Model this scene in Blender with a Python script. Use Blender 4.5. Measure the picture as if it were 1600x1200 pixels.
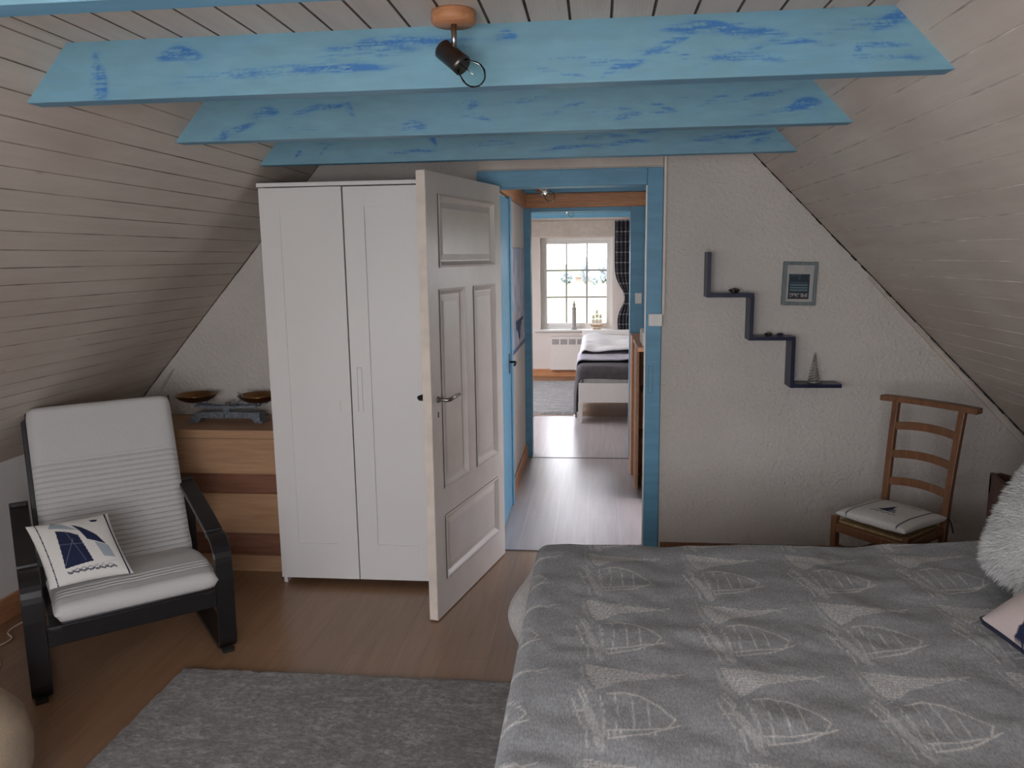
import bpy, bmesh, math, random
import numpy as np
from mathutils import Vector, Matrix, noise
random.seed(7); rng = np.random.default_rng(7)
sc = bpy.context.scene
for o in list(bpy.data.objects): bpy.data.objects.remove(o)
C = sc.collection
PI = math.pi

# ------------------------------------------------------------------ camera, world, exposure
PITCH, YAW, ROLL, CAMH, FPX = 0.1603, 0.1073, -0.0139, 1.562, 1232.0
cd = bpy.data.cameras.new('camera'); cam = bpy.data.objects.new('camera', cd); C.objects.link(cam)
F = Vector((-math.sin(YAW)*math.cos(PITCH), math.cos(YAW)*math.cos(PITCH), -math.sin(PITCH)))
Rt = Vector((math.cos(YAW), math.sin(YAW), 0)); Up = Rt.cross(F)
r2 = Rt*math.cos(ROLL) + Up*math.sin(ROLL); u2 = Up*math.cos(ROLL) - Rt*math.sin(ROLL)
m = Matrix((r2, u2, -F)).transposed().to_4x4(); m.translation = Vector((0, 0, CAMH))
cam.matrix_world = m
cd.sensor_fit = 'HORIZONTAL'; cd.sensor_width = 36; cd.lens = FPX/1600*36; cd.clip_start = 0.02; cd.clip_end = 500
sc.camera = cam
sc.view_settings.view_transform = 'Standard'; sc.view_settings.look = 'None'
sc.view_settings.gamma = 1; sc.view_settings.use_curve_mapping = False
sc.view_settings.exposure = 0.88
SKY = 6.0
w = bpy.data.worlds.new('overcast_sky'); sc.world = w; w.use_nodes = True
wn = w.node_tree; bg = wn.nodes['Background']; bg.inputs[1].default_value = SKY
tc = wn.nodes.new('ShaderNodeTexCoord'); sep = wn.nodes.new('ShaderNodeSeparateXYZ'); rmp = wn.nodes.new('ShaderNodeValToRGB')
wn.links.new(tc.outputs['Generated'], sep.inputs[0]); wn.links.new(sep.outputs[2], rmp.inputs[0]); wn.links.new(rmp.outputs[0], bg.inputs[0])
rmp.color_ramp.elements[0].position = 0.0; rmp.color_ramp.elements[0].color = (0.96, 0.96, 1, 1)
rmp.color_ramp.elements[1].position = 0.6; rmp.color_ramp.elements[1].color = (0.87, 0.89, 1.0, 1)
REAR_Y, FRONT_Y, MID_Y, END_Y = -0.75, 4.05, 6.03, 10.24
RW = (-1.35, 0.45, 0.62, 1.86)          # rear window opening x0,x1,z0,z1
FW = (-0.72, 0.215, 0.61, 1.79)         # far window opening
for nm, (x0, x1, z0, z1), y, rx in (('sky_portal_rear', RW, REAR_Y-0.22, PI/2), ('sky_portal_far', FW, END_Y+0.30, -PI/2)):
    l = bpy.data.lights.new(nm, 'AREA'); l.shape = 'RECTANGLE'; l.size = x1-x0; l.size_y = z1-z0
    o = bpy.data.objects.new(nm, l); C.objects.link(o); o.location = ((x0+x1)/2, y, (z0+z1)/2)
    o.rotation_euler = (rx, 0, 0) if rx > 0 else (PI/2, 0, PI)
    o.rotation_euler = (-PI/2, 0, 0) if y > 5 else (PI/2, 0, 0)
    l.cycles.is_portal = True
# unseen roof windows added for daylight, behind the camera and in the back bedroom: (y0, y1, z0, z1) in the left slope
ADDED_ROOFW = [(-0.55, 0.45, 0.95, 1.75), (6.6, 8.9, 0.85, 1.90)]
ADDED_ROOFR = (4.3, 5.9, 0.80, 1.75)          # added in the right slope, unseen, lights the corridor through an added side room
for k, (y0, y1, z0, z1) in enumerate(ADDED_ROOFW):
    l = bpy.data.lights.new('sky_portal_added_roof', 'AREA'); l.shape = 'RECTANGLE'; l.size = (z1-z0)*math.hypot(1, 0.88); l.size_y = y1-y0
    o = bpy.data.objects.new('sky_portal_added_roof', l); C.objects.link(o); zc = (z0+z1)/2; nrm = Vector((1, 0, -0.88)).normalized()
    o.matrix_world = Matrix.Translation(Vector((-1.47-0.88*(1.983-zc), (y0+y1)/2, zc))-nrm*0.12) @ Matrix((Vector((0.88, 0, 1)).normalized(), Vector((0, 1, 0)), -nrm)).transposed().to_4x4()
    l.cycles.is_portal = True

y0, y1, z0, z1 = ADDED_ROOFR; l = bpy.data.lights.new('sky_portal_added_roof', 'AREA'); l.shape = 'RECTANGLE'; l.size = (z1-z0)*math.hypot(1, 0.98); l.size_y = y1-y0
o = bpy.data.objects.new('sky_portal_added_roof', l); C.objects.link(o); zc = (z0+z1)/2; nrm = Vector((-1, 0, -0.98)).normalized()
o.matrix_world = Matrix.Translation(Vector((0.811+0.98*(1.983-zc), (y0+y1)/2, zc))-nrm*0.12) @ Matrix((Vector((-0.98, 0, 1)).normalized(), Vector((0, -1, 0)), -nrm)).transposed().to_4x4()
l.cycles.is_portal = True

# ------------------------------------------------------------------ materials
def srgb(r, g, b):
    f = lambda c: (c/255/12.92 if c/255 <= 0.04045 else ((c/255+0.055)/1.055)**2.4)
    return (f(r), f(g), f(b), 1)
class NT:
    def __init__(s, name):
        s.m = bpy.data.materials.new(name); s.m.use_nodes = True; s.t = s.m.node_tree
        s.b = s.t.nodes['Principled BSDF']
    def n(s, t, **k):
        x = s.t.nodes.new('ShaderNode'+t)
        for a, v in k.items(): setattr(x, a, v)
        return x
    def l(s, a, b): s.t.links.new(a, b)
    def coord(s, scale=(1, 1, 1), rot=(0, 0, 0), out='Object'):
        c = s.n('TexCoord'); mp = s.n('Mapping'); mp.inputs['Scale'].default_value = scale; mp.inputs['Rotation'].default_value = rot
        s.l(c.outputs[out], mp.inputs[0]); return mp.outputs[0]
    def noise(s, vec, scale, detail=4, rough=0.55):
        x = s.n('TexNoise'); x.inputs['Scale'].default_value = scale; x.inputs['Detail'].default_value = detail; x.inputs['Roughness'].default_value = rough
        s.l(vec, x.inputs['Vector']); return x.outputs[0]
    def ramp(s, fac, stops):
        x = s.n('ValToRGB'); e = x.color_ramp.elements
        while len(e) < len(stops): e.new(0.5)
        for i, (p, c) in enumerate(stops): e[i].position = p; e[i].color = c if len(c) == 4 else (*c, 1)
        s.l(fac, x.inputs[0]); return x.outputs[0]
    def mix(s, fac, a, b, mode='MIX'):
        x = s.n('Mix', data_type='RGBA', blend_type=mode)
        if isinstance(fac, (int, float)): x.inputs[0].default_value = fac
        else: s.l(fac, x.inputs[0])
        for i, v in ((6, a), (7, b)):
            if isinstance(v, tuple): x.inputs[i].default_value = v
            else: s.l(v, x.inputs[i])
        return x.outputs[2]
    def bump(s, h, strength=0.3, dist=0.01):
        x = s.n('Bump'); x.inputs['Strength'].default_value = strength; x.inputs['Distance'].default_value = dist
        s.l(h, x.inputs['Height']); s.l(x.outputs[0], s.b.inputs['Normal'])
    def col(s, c):
        if isinstance(c, tuple): s.b.inputs['Base Color'].default_value = c
        else: s.l(c, s.b.inputs['Base Color'])
    def set(s, rough=0.6, metal=0.0, spec=0.5, sheen=0.0):
        s.b.inputs['Roughness'].default_value = rough; s.b.inputs['Metallic'].default_value = metal
        s.b.inputs['Specular IOR Level'].default_value = spec
        if sheen: s.b.inputs['Sheen Weight'].default_value = sheen
        return s.m
def dim(c, k): return (c[0]*k, c[1]*k, c[2]*k, 1)
def plain(name, c, rough=0.6, metal=0, var=0.12, scale=20, bump=0.0, bs=200, spec=0.4):
    a = NT(name); v = a.coord(); nz = a.noise(v, scale)
    a.col(a.ramp(nz, [(0.3, dim(c, 1-var)), (0.7, dim(c, 1+var))]))
    if bump: a.bump(a.noise(a.coord(), bs, 3), bump, 0.003)
    return a.set(rough, metal, spec)
def wood(name, c1, c2, axis='X', rough=0.5, scale=14, spec=0.4, bump=0.1):
    a = NT(name); st = {'X': (0.08, 1, 1), 'Y': (1, 0.08, 1), 'Z': (1, 1, 0.08)}[axis]
    v = a.coord(st); nz = a.noise(v, scale*2, 6, 0.65); n2 = a.noise(a.coord(st), scale*8, 3)
    c = a.ramp(nz, [(0.3, c1), (0.7, c2)]); c = a.mix(0.25, c, a.ramp(n2, [(0.35, dim(c1, 0.7)), (0.65, dim(c2, 1.15))]))
    a.col(c); a.bump(nz, bump, 0.004); return a.set(rough, 0, spec)
def attr_mat(name, rough=0.85, nscale=120, namt=0.15, bump=0.3, bdist=0.002, spec=0.2, stretch=(1, 1, 1), sheen=0):
    a = NT(name); at = a.n('VertexColor', layer_name='Col'); nz = a.noise(a.coord(stretch), nscale, 3)
    g = a.ramp(nz, [(0.25, (1-namt,)*3), (0.75, (1+namt,)*3)])
    a.col(a.mix(1.0, at.outputs[0], g, 'MULTIPLY')); a.bump(nz, bump, bdist); return a.set(rough, 0, spec, sheen)

def whitewash(name, base, tint):
    a = NT(name)
    n1 = a.noise(a.coord((6, 0.5, 6)), 3.0, 6, 0.65); n2 = a.noise(a.coord((1, 0.7, 1)), 2.2, 3); n3 = a.noise(a.coord((30, 1.2, 30)), 6, 4)
    c = a.ramp(n1, [(0.25, dim(base, 0.86)), (0.7, dim(base, 1.06))])
    c = a.mix(a.ramp(n2, [(0.42, (0, 0, 0)), (0.75, (0.75,)*3)]), c, tint)
    c = a.mix(a.ramp(n3, [(0.62, (0, 0, 0)), (0.8, (0.35,)*3)]), c, dim(tint, 0.75))
    kn = a.n('TexVoronoi'); kn.inputs['Scale'].default_value = 2.6; a.l(a.coord((2.5, 1, 2.5)), kn.inputs['Vector'])
    c = a.mix(a.ramp(kn.outputs['Distance'], [(0.0, (0.6,)*3), (0.055, (0, 0, 0))]), c, dim(tint, 0.45))
    a.col(c); a.bump(n3, 0.25, 0.004); return a.set(0.55, 0, 0.35)
M = {}
M['board'] = whitewash('whitewashed_board', (0.60, 0.54, 0.475, 1), (0.47, 0.375, 0.315, 1))
M['groove'] = plain('board_groove', (0.17, 0.13, 0.105, 1), 0.8, var=0.5, scale=9)
M['groove_pale'] = plain('painted_board_groove', (0.54, 0.48, 0.42, 1), 0.7, var=0.35, scale=9)
M['groove_left'] = plain('weathered_board_groove', (0.37, 0.30, 0.25, 1), 0.8, var=0.55, scale=4)
a = NT('textured_wallpaper_plaster'); n1 = a.noise(a.coord(), 2, 4); n2 = a.noise(a.coord(), 52, 5, 0.6)
a.col(a.ramp(n1, [(0.3, (0.60, 0.56, 0.51, 1)), (0.7, (0.68, 0.635, 0.59, 1))])); a.bump(n2, 1.0, 0.014); M['plaster'] = a.set(0.7, 0, 0.3)
M['white_wall'] = plain('white_wall_paint', (0.70, 0.68, 0.65, 1), 0.65, var=0.05, scale=3, bump=0.15, bs=60)
M['pink_wall'] = plain('warm_white_wall_paint', (0.72, 0.64, 0.59, 1), 0.65, var=0.05, scale=3)
# laminate floor: planks run along Y
a = NT('oak_laminate'); cc = a.n('TexCoord'); mp = a.n('Mapping'); mp.inputs['Rotation'].default_value = (0, 0, PI/2); mp.inputs['Location'].default_value = (0.3, 0.045, 0)
a.l(cc.outputs['Object'], mp.inputs[0]); br = a.n('TexBrick', offset=0.37); br.inputs['Scale'].default_value = 1
br.inputs['Brick Width'].default_value = 1.28; br.inputs['Row Height'].default_value = 0.185; br.inputs['Mortar Size'].default_value = 0.0014
br.inputs['Color1'].default_value = (0.0, 0, 0, 1); br.inputs['Color2'].default_value = (1, 1, 1, 1); br.inputs['Mortar'].default_value = (0.5, 0.5, 0.5, 1); br.inputs['Bias'].default_value = 0
a.l(mp.outputs[0], br.inputs['Vector'])
g1 = a.noise(a.coord((9, 0.5, 1)), 4, 7, 0.62); g2 = a.noise(a.coord((40, 1.0, 1)), 5, 4, 0.6)
c = a.ramp(g1, [(0.28, (0.215, 0.115, 0.058, 1)), (0.5, (0.285, 0.160, 0.086, 1)), (0.72, (0.35, 0.205, 0.115, 1))])
c = a.mix(0.3, c, a.ramp(g2, [(0.3, (0.18, 0.10, 0.06, 1)), (0.7, (0.36, 0.225, 0.14, 1))]))
c = a.mix(a.ramp(br.outputs['Color'], [(0, (0, 0, 0)), (1, (0.28,)*3)]), c, (0.19, 0.115, 0.07, 1))
c = a.mix(br.outputs['Fac'], c, (0.17, 0.105, 0.07, 1))
a.col(c); a.bump(g2, 0.05, 0.001); M['floor'] = a.set(0.30, 0, 0.7)
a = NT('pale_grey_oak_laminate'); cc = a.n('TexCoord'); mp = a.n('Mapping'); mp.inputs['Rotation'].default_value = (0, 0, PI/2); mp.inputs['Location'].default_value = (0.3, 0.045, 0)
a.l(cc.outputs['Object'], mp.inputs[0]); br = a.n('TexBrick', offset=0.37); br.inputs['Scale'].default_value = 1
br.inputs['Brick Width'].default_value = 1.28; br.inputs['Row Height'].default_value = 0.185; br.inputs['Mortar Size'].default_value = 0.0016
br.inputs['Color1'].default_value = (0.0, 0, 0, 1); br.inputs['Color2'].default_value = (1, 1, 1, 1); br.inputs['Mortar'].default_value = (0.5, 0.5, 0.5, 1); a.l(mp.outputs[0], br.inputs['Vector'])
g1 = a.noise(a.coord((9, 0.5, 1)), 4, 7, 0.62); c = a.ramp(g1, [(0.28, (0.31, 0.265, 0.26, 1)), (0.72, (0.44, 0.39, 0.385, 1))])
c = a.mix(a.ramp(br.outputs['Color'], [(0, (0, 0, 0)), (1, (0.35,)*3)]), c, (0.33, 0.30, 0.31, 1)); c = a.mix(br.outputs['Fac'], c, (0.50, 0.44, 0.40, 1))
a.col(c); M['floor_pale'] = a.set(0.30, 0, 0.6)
def bluepaint(name, c):
    a = NT(name); nz = a.noise(a.coord((0.6, 3, 3)), 6, 5); a.col(a.ramp(nz, [(0.3, dim(c, 0.88)), (0.7, dim(c, 1.1))])); a.bump(a.noise(a.coord((1, 8, 8)), 20, 3), 0.15, 0.003); return a.set(0.45, 0, 0.4)
M['blue'] = bluepaint('sky_blue_gloss_paint', (0.125, 0.315, 0.46, 1))
M['blue_attr'] = attr_mat('brushed_blue_paint', 0.5, 30, 0.08, 0.15, 0.002, 0.35, (0.3, 1, 1))
M['pine'] = wood('orange_pine', (0.42, 0.17, 0.075, 1), (0.60, 0.29, 0.14, 1), 'X', 0.5)
M['pine_y'] = wood('orange_pine_along', (0.36, 0.16, 0.075, 1), (0.52, 0.26, 0.13, 1), 'Y', 0.5)
M['oak'] = wood('oak_veneer', (0.40, 0.225, 0.125, 1), (0.50, 0.30, 0.17, 1), 'X', 0.45, 8)
M['oak_shaded'] = wood('shaded_recess_veneer', (0.20, 0.085, 0.05, 1), (0.27, 0.125, 0.075, 1), 'X', 0.45, 8)  # oak darkened to red-brown for the shade in the dresser recesses
M['walnut'] = wood('waxed_cherry_wood', (0.115, 0.048, 0.022, 1), (0.22, 0.10, 0.045, 1), 'Z', 0.38, 16)
M['dark_wood'] = wood('dark_stained_wood', (0.045, 0.02, 0.013, 1), (0.085, 0.038, 0.024, 1), 'Z', 0.4, 14)
M['black_wood'] = plain('black_brown_laminated_wood', (0.012, 0.011, 0.012, 1), 0.3, var=0.2, scale=12, spec=0.5)
M['ward'] = plain('white_foil_front', (0.74, 0.725, 0.70, 1), 0.42, var=0.015, scale=2)
M['door_paint'] = plain('old_white_gloss_paint', (0.66, 0.605, 0.56, 1), 0.33, var=0.06, scale=6, bump=0.12, bs=25)
M['cream'] = plain('cream_edge_paint', (0.70, 0.62, 0.54, 1), 0.5, var=0.08, scale=14)
M['white_plastic'] = plain('white_plastic', (0.75, 0.73, 0.70, 1), 0.35, var=0.03)
M['dark'] = plain('dark_gap', (0.02, 0.018, 0.016, 1), 0.9)
M['steel'] = plain('brushed_steel', (0.35, 0.33, 0.31, 1), 0.32, 1, 0.08)
M['dark_steel'] = plain('dark_bronzed_metal', (0.10, 0.09, 0.085, 1), 0.35, 1, 0.2)
M['chrome'] = plain('chrome', (0.8, 0.8, 0.8, 1), 0.12, 1, 0.03)
M['iron'] = plain('grey_painted_cast_iron', (0.19, 0.21, 0.24, 1), 0.45, 0.4, 0.35, 60, 0.5, 90)
M['brass'] = plain('aged_brass', (0.22, 0.12, 0.05, 1), 0.3, 1, 0.25, 18)
M['navy'] = plain('navy_lacquer', (0.012, 0.015, 0.045, 1), 0.35, var=0.1)
M['navy_cloth'] = plain('navy_piping', (0.012, 0.016, 0.035, 1), 0.8)
M['rim'] = plain('black_piping', (0.03, 0.03, 0.035, 1), 0.8)
M['shade'] = plain('beige_lampshade_cloth', (0.42, 0.36, 0.32, 1), 0.9, bump=0.2, bs=400)
M['pouf'] = plain('beige_pouf_cloth', (0.40, 0.31, 0.22, 1), 0.9, var=0.15, scale=9, bump=0.6, bs=160)
M['radiator'] = plain('radiator_enamel', (0.74, 0.68, 0.63, 1), 0.4, var=0.02)
M['grille'] = plain('radiator_grille', (0.36, 0.33, 0.32, 1), 0.6)
M['bed_white'] = plain('white_bed_lacquer', (0.72, 0.69, 0.66, 1), 0.4, var=0.02)
M['charcoal'] = plain('charcoal_blanket', (0.085, 0.075, 0.08, 1), 0.95, var=0.2, bump=0.4)
M['duvet'] = plain('white_cotton', (0.72, 0.70, 0.70, 1), 0.9, var=0.05, bump=0.2, bs=60)
M['throw'] = plain('lilac_grey_throw', (0.42, 0.40, 0.45, 1), 0.95, var=0.2, bump=0.4, bs=120)
M['mattress'] = plain('mattress_ticking', (0.6, 0.58, 0.56, 1), 0.9)
M['rush'] = plain('woven_rush', (0.30, 0.20, 0.09, 1), 0.8, var=0.3, scale=60, bump=0.6, bs=90)
M['frame_grey'] = wood('grey_green_driftwood', (0.11, 0.14, 0.14, 1), (0.20, 0.235, 0.235, 1), 'Z', 0.6)
M['paper'] = attr_mat('printed_paper', 0.7, 60, 0.04, 0.02)
M['fabric'] = attr_mat('printed_cotton', 0.9, 260, 0.07, 0.4, 0.0015)
M['spread'] = attr_mat('jacquard_bedspread', 0.9, 240, 0.28, 0.5, 0.002, 0.2, (1.0, 0.35, 1))
a = NT('grey_shag'); n1 = a.noise(a.coord((1, 1.6, 1)), 55, 6, 0.75); n2 = a.noise(a.coord((1, 1.8, 1)), 7, 5, 0.7)
c = a.ramp(n1, [(0.3, (0.10, 0.093, 0.086, 1)), (0.5, (0.20, 0.187, 0.175, 1)), (0.7, (0.46, 0.44, 0.41, 1))]); c = a.mix(a.ramp(n2, [(0.40, (0, 0, 0)), (0.62, (0.65,)*3)]), c, (0.115, 0.106, 0.099, 1)); n3 = a.noise(a.coord((1, 2.5, 1)), 16, 5, 0.75); c = a.mix(a.ramp(n3, [(0.52, (0, 0, 0)), (0.68, (0.7,)*3)]), c, (0.40, 0.385, 0.365, 1))
a.col(c); a.bump(n1, 0.9, 0.008); M['shag'] = a.set(0.95, 0, 0.15, 0.3)
M['fluff'] = plain('long_white_fake_fur', (0.62, 0.62, 0.60, 1), 0.95, var=0.08, scale=12, bump=0.5, bs=150)
M['pinkish'] = plain('pale_rose_cotton', (0.60, 0.50, 0.47, 1), 0.9, var=0.04, bump=0.2)
M['grass'] = plain('meadow_grass', (0.10, 0.13, 0.05, 1), 0.95, var=0.25, scale=0.08)
M['leaf'] = plain('hazy_tree_foliage', (0.17, 0.20, 0.21, 1), 0.95, var=0.35, scale=0.3)  # distance haze mixed into the foliage colour
M['bark'] = plain('tree_bark', (0.06, 0.045, 0.035, 1), 0.9)
M['brick_far'] = plain('far_house_wall', (0.22, 0.16, 0.13, 1), 0.9)
M['ship'] = plain('tan_ship_model_wood', (0.45, 0.30, 0.18, 1), 0.7)
M['sail'] = plain('cream_sail_cloth', (0.7, 0.62, 0.52, 1), 0.8)
M['tower'] = plain('grey_stone_figure', (0.38, 0.34, 0.33, 1), 0.7, var=0.3, scale=40)
M['concrete'] = plain('silvery_wire', (0.48, 0.45, 0.43, 1), 0.35, 0.8, 0.1)
def glassmat(name, tint=(1, 1, 1, 1), refl=0.08):
    a = NT(name); tr = a.n('BsdfTransparent'); tr.inputs[0].default_value = tint; gl = a.n('BsdfGlossy'); gl.inputs['Roughness'].default_value = 0.02
    fr = a.n('LayerWeight'); fr.inputs[0].default_value = refl*2; mx = a.n('MixShader'); a.l(fr.outputs['Fresnel'], mx.inputs[0]); a.l(tr.outputs[0], mx.inputs[1]); a.l(gl.outputs[0], mx.inputs[2])
    a.l(mx.outputs[0], a.t.nodes['Material Output'].inputs[0]); return a.m
M['glass'] = glassmat('window_glass'); M['bulb'] = glassmat('clear_bulb_glass', (0.93, 0.97, 0.96, 1), 0.06)

# ------------------------------------------------------------------ mesh helpers
class MB:
    def __init__(s): s.bm = bmesh.new(); s.mi = 0
    def _m(s, verts):
        for f in {f for v in verts for f in v.link_faces}: f.material_index = s.mi
    def box(s, x0, x1, y0, y1, z0, z1, mat=None, rot=None):
        r = bmesh.ops.create_cube(s.bm, size=1)['verts']; T = Matrix.Translation(((x0+x1)/2, (y0+y1)/2, (z0+z1)/2))
        T = T @ (rot.to_4x4() if rot else Matrix()) @ Matrix.Diagonal((abs(x1-x0), abs(y1-y0), abs(z1-z0), 1))
        bmesh.ops.transform(s.bm, matrix=(mat @ T if mat else T), verts=r); s._m(r); return s
    def prism(s, pts, a0, a1, axis='Y'):
        # pts 2D polygon; extruded along axis: Y -> (x,z), X -> (y,z), Z -> (x,y)
        f = {'Y': lambda p, a: (p[0], a, p[1]), 'X': lambda p, a: (a, p[0], p[1]), 'Z': lambda p, a: (p[0], p[1], a)}[axis]
        A = [s.bm.verts.new(f(p, a0)) for p in pts]; B = [s.bm.verts.new(f(p, a1)) for p in pts]; n = len(pts); fs = []
        fs.append(s.bm.faces.new(A)); fs.append(s.bm.faces.new(B[::-1]))
        for i in range(n): fs.append(s.bm.faces.new((A[i], B[i], B[(i+1) % n], A[(i+1) % n])))
        for q in fs: q.material_index = s.mi
        return s
    def tube(s, pts, r, n=10, closed=False, cap=True):
        pts = [Vector(p) for p in pts]; rr = r if isinstance(r, (list, tuple)) else [r]*len(pts); rings = []
        up = Vector((0, 0, 1)); prev = None
        for i, p in enumerate(pts):
            t = (pts[(i+1) % len(pts)] - pts[i-1]) if closed else (pts[min(i+1, len(pts)-1)] - pts[max(i-1, 0)])
            t.normalize()
            if prev is None: a = t.cross(up if abs(t.z) < 0.95 else Vector((1, 0, 0))).normalized()
            else: a = (prev - t*prev.dot(t)).normalized()
            prev = a; b = t.cross(a)
            rings.append([s.bm.verts.new(p + (a*math.cos(2*PI*k/n) + b*math.sin(2*PI*k/n))*rr[i]) for k in range(n)])
        L = len(rings); fs = []
        for i in range(L if closed else L-1):
            A, B = rings[i], rings[(i+1) % L]
            for k in range(n): fs.append(s.bm.faces.new((A[k], A[(k+1) % n], B[(k+1) % n], B[k])))
        if cap and not closed: fs += [s.bm.faces.new(rings[0][::-1]), s.bm.faces.new(rings[-1])]
        for q in fs: q.material_index = s.mi; q.smooth = True
        return s
    def lathe(s, prof, mat=None, n=32):
        rings = []; T = mat or Matrix(); fs = []
        for (r, z) in prof: rings.append([s.bm.verts.new(T @ Vector((r*math.cos(2*PI*k/n), r*math.sin(2*PI*k/n), z))) for k in range(n)])
        for A, B in zip(rings, rings[1:]):
            for k in range(n): fs.append(s.bm.faces.new((A[k], A[(k+1) % n], B[(k+1) % n], B[k])))
        if prof[0][0] > 1e-4: fs.append(s.bm.faces.new(rings[0][::-1]))
        if prof[-1][0] > 1e-4: fs.append(s.bm.faces.new(rings[-1]))
        for q in fs: q.material_index = s.mi; q.smooth = True
        return s
    def ribbon(s, path, a0, a1, th):
        # bent band: path in (f,z) -> world (lateral a, f, z); band thickness th normal to the path
        P = [Vector(p) for p in path]; out = []; inn = []
        for i, p in enumerate(P):
            t = (P[min(i+1, len(P)-1)] - P[max(i-1, 0)]).normalized(); nrm = Vector((-t.y, t.x))
            out.append(p + nrm*th/2); inn.append(p - nrm*th/2)
        V = [[s.bm.verts.new((a, q.x, q.y)) for q in L] for L in (out, inn) for a in (a0, a1)]
        o0, o1, i0, i1 = V
        for k in range(len(P)-1):
            for A, B in ((o0, o1), (o1, i1), (i1, i0), (i0, o0)):
                f = s.bm.faces.new((A[k], A[k+1], B[k+1], B[k])); f.material_index = s.mi
        for k in (0, -1): s.bm.faces.new((o0[k], o1[k], i1[k], i0[k]))
        return s
    def build(s, name, mat, parent=None, bevel=0.0, smooth=False, sub=0, seg=2):
        bmesh.ops.remove_doubles(s.bm, verts=s.bm.verts, dist=1e-6)
        bmesh.ops.recalc_face_normals(s.bm, faces=s.bm.faces)
        me = bpy.data.meshes.new(name); s.bm.to_mesh(me); s.bm.free()
        o = bpy.data.objects.new(name, me); C.objects.link(o)
        for mm in (mat if isinstance(mat, (list, tuple)) else [mat]): me.materials.append(M[mm] if isinstance(mm, str) else mm)
        if smooth:
            for p in me.polygons: p.use_smooth = True
        if bevel:
            b = o.modifiers.new('bevel', 'BEVEL'); b.width = bevel; b.segments = seg; b.limit_method = 'ANGLE'; b.angle_limit = 0.6
        if sub:
            b = o.modifiers.new('sub', 'SUBSURF'); b.levels = sub; b.render_levels = sub
        if parent: o.parent = parent
        return o
def tag(o, label=None, cat=None, group=None, kind=None):
    if label: o['label'] = label
    if cat: o['category'] = cat
    if group: o['group'] = group
    if kind: o['kind'] = kind
    return o
def thing(name, loc, rz, label, cat, group=None):
    o = bpy.data.objects.new(name, None); C.objects.link(o); o.location = loc; o.rotation_euler = (0, 0, rz); o.empty_display_size = 0.1
    return tag(o, label, cat, group)
def struct(o): o['kind'] = 'structure'; return o
def rebase(o):
    # move a single-mesh thing's origin to the centre of its base
    me = o.data; n = len(me.vertices); co = np.empty(n*3); me.vertices.foreach_get('co', co); co = co.reshape(-1, 3)
    b = np.array([(co[:, 0].min()+co[:, 0].max())/2, (co[:, 1].min()+co[:, 1].max())/2, co[:, 2].min()])
    me.vertices.foreach_set('co', (co-b).ravel()); o.location = Vector(b); me.update(); return o
def grid(name, U, V, pos, col, mat, parent=None, smooth=True, solid=0.0, keep=None):
    """pos(u,v)->(n,3), col(u,v)->(n,3); numpy arrays over the grid U x V; colours go to attribute Col"""
    uu, vv = np.meshgrid(U, V, indexing='ij'); nu, nv = uu.shape; P = pos(uu.ravel(), vv.ravel()); me = bpy.data.meshes.new(name)
    i = np.arange(nu*nv).reshape(nu, nv); q = np.stack([i[:-1, :-1], i[1:, :-1], i[1:, 1:], i[:-1, 1:]], -1).reshape(-1, 4)
    me.vertices.add(nu*nv); me.vertices.foreach_set('co', P.astype(np.float32).ravel())
    me.loops.add(q.size); me.loops.foreach_set('vertex_index', q.ravel().astype(np.int32))
    me.polygons.add(len(q)); me.polygons.foreach_set('loop_start', np.arange(0, q.size, 4, dtype=np.int32))
    me.update(calc_edges=True); me.validate()
    me.polygons.foreach_set('use_smooth', [smooth]*len(me.polygons))
    if col is not None:
        at = me.color_attributes.new('Col', 'FLOAT_COLOR', 'POINT'); c = np.ones((nu*nv, 4), np.float32); c[:, :3] = col(uu.ravel(), vv.ravel()); at.data.foreach_set('color', c.ravel())
    me.materials.append(M[mat]); o = bpy.data.objects.new(name, me); C.objects.link(o)
    if solid:
        sm = o.modifiers.new('solid', 'SOLIDIFY'); sm.thickness = solid; sm.offset = -1
    if parent: o.parent = parent
    return o
def segd(x, y, ax, ay, bx, by):
    dx, dy = bx-ax, by-ay; t = np.clip(((x-ax)*dx+(y-ay)*dy)/(dx*dx+dy*dy+1e-12), 0, 1); return np.hypot(x-ax-t*dx, y-ay-t*dy)
def inpoly(x, y, poly):
    r = np.zeros(x.shape, bool); n = len(poly)
    for i in range(n):
        x1, y1 = poly[i]; x2, y2 = poly[(i+1) % n]
        c = ((y1 > y) != (y2 > y)) & (x < (x2-x1)*(y-y1)/(y2-y1+1e-12)+x1); r ^= c
    return r
def vnoise(x, y, s, seed=0):
    # smooth value noise
    R = np.random.default_rng(seed).random((64, 64)); X = x*s+1000; Y = y*s+1000; xi = np.floor(X).astype(int); yi = np.floor(Y).astype(int); fx = X-xi; fy = Y-yi
    fx = fx*fx*(3-2*fx); fy = fy*fy*(3-2*fy); g = lambda a, b: R[a % 64, b % 64]
    return (g(xi, yi)*(1-fx)+g(xi+1, yi)*fx)*(1-fy)+(g(xi, yi+1)*(1-fx)+g(xi+1, yi+1)*fx)*fy
def blend(c, mask, col, k=1.0):
    mm = (mask*k)[:, None] if mask.dtype != bool else (mask.astype(float)*k)[:, None]; return c*(1-mm)+np.array(col)[None, :3]*mm

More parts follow.
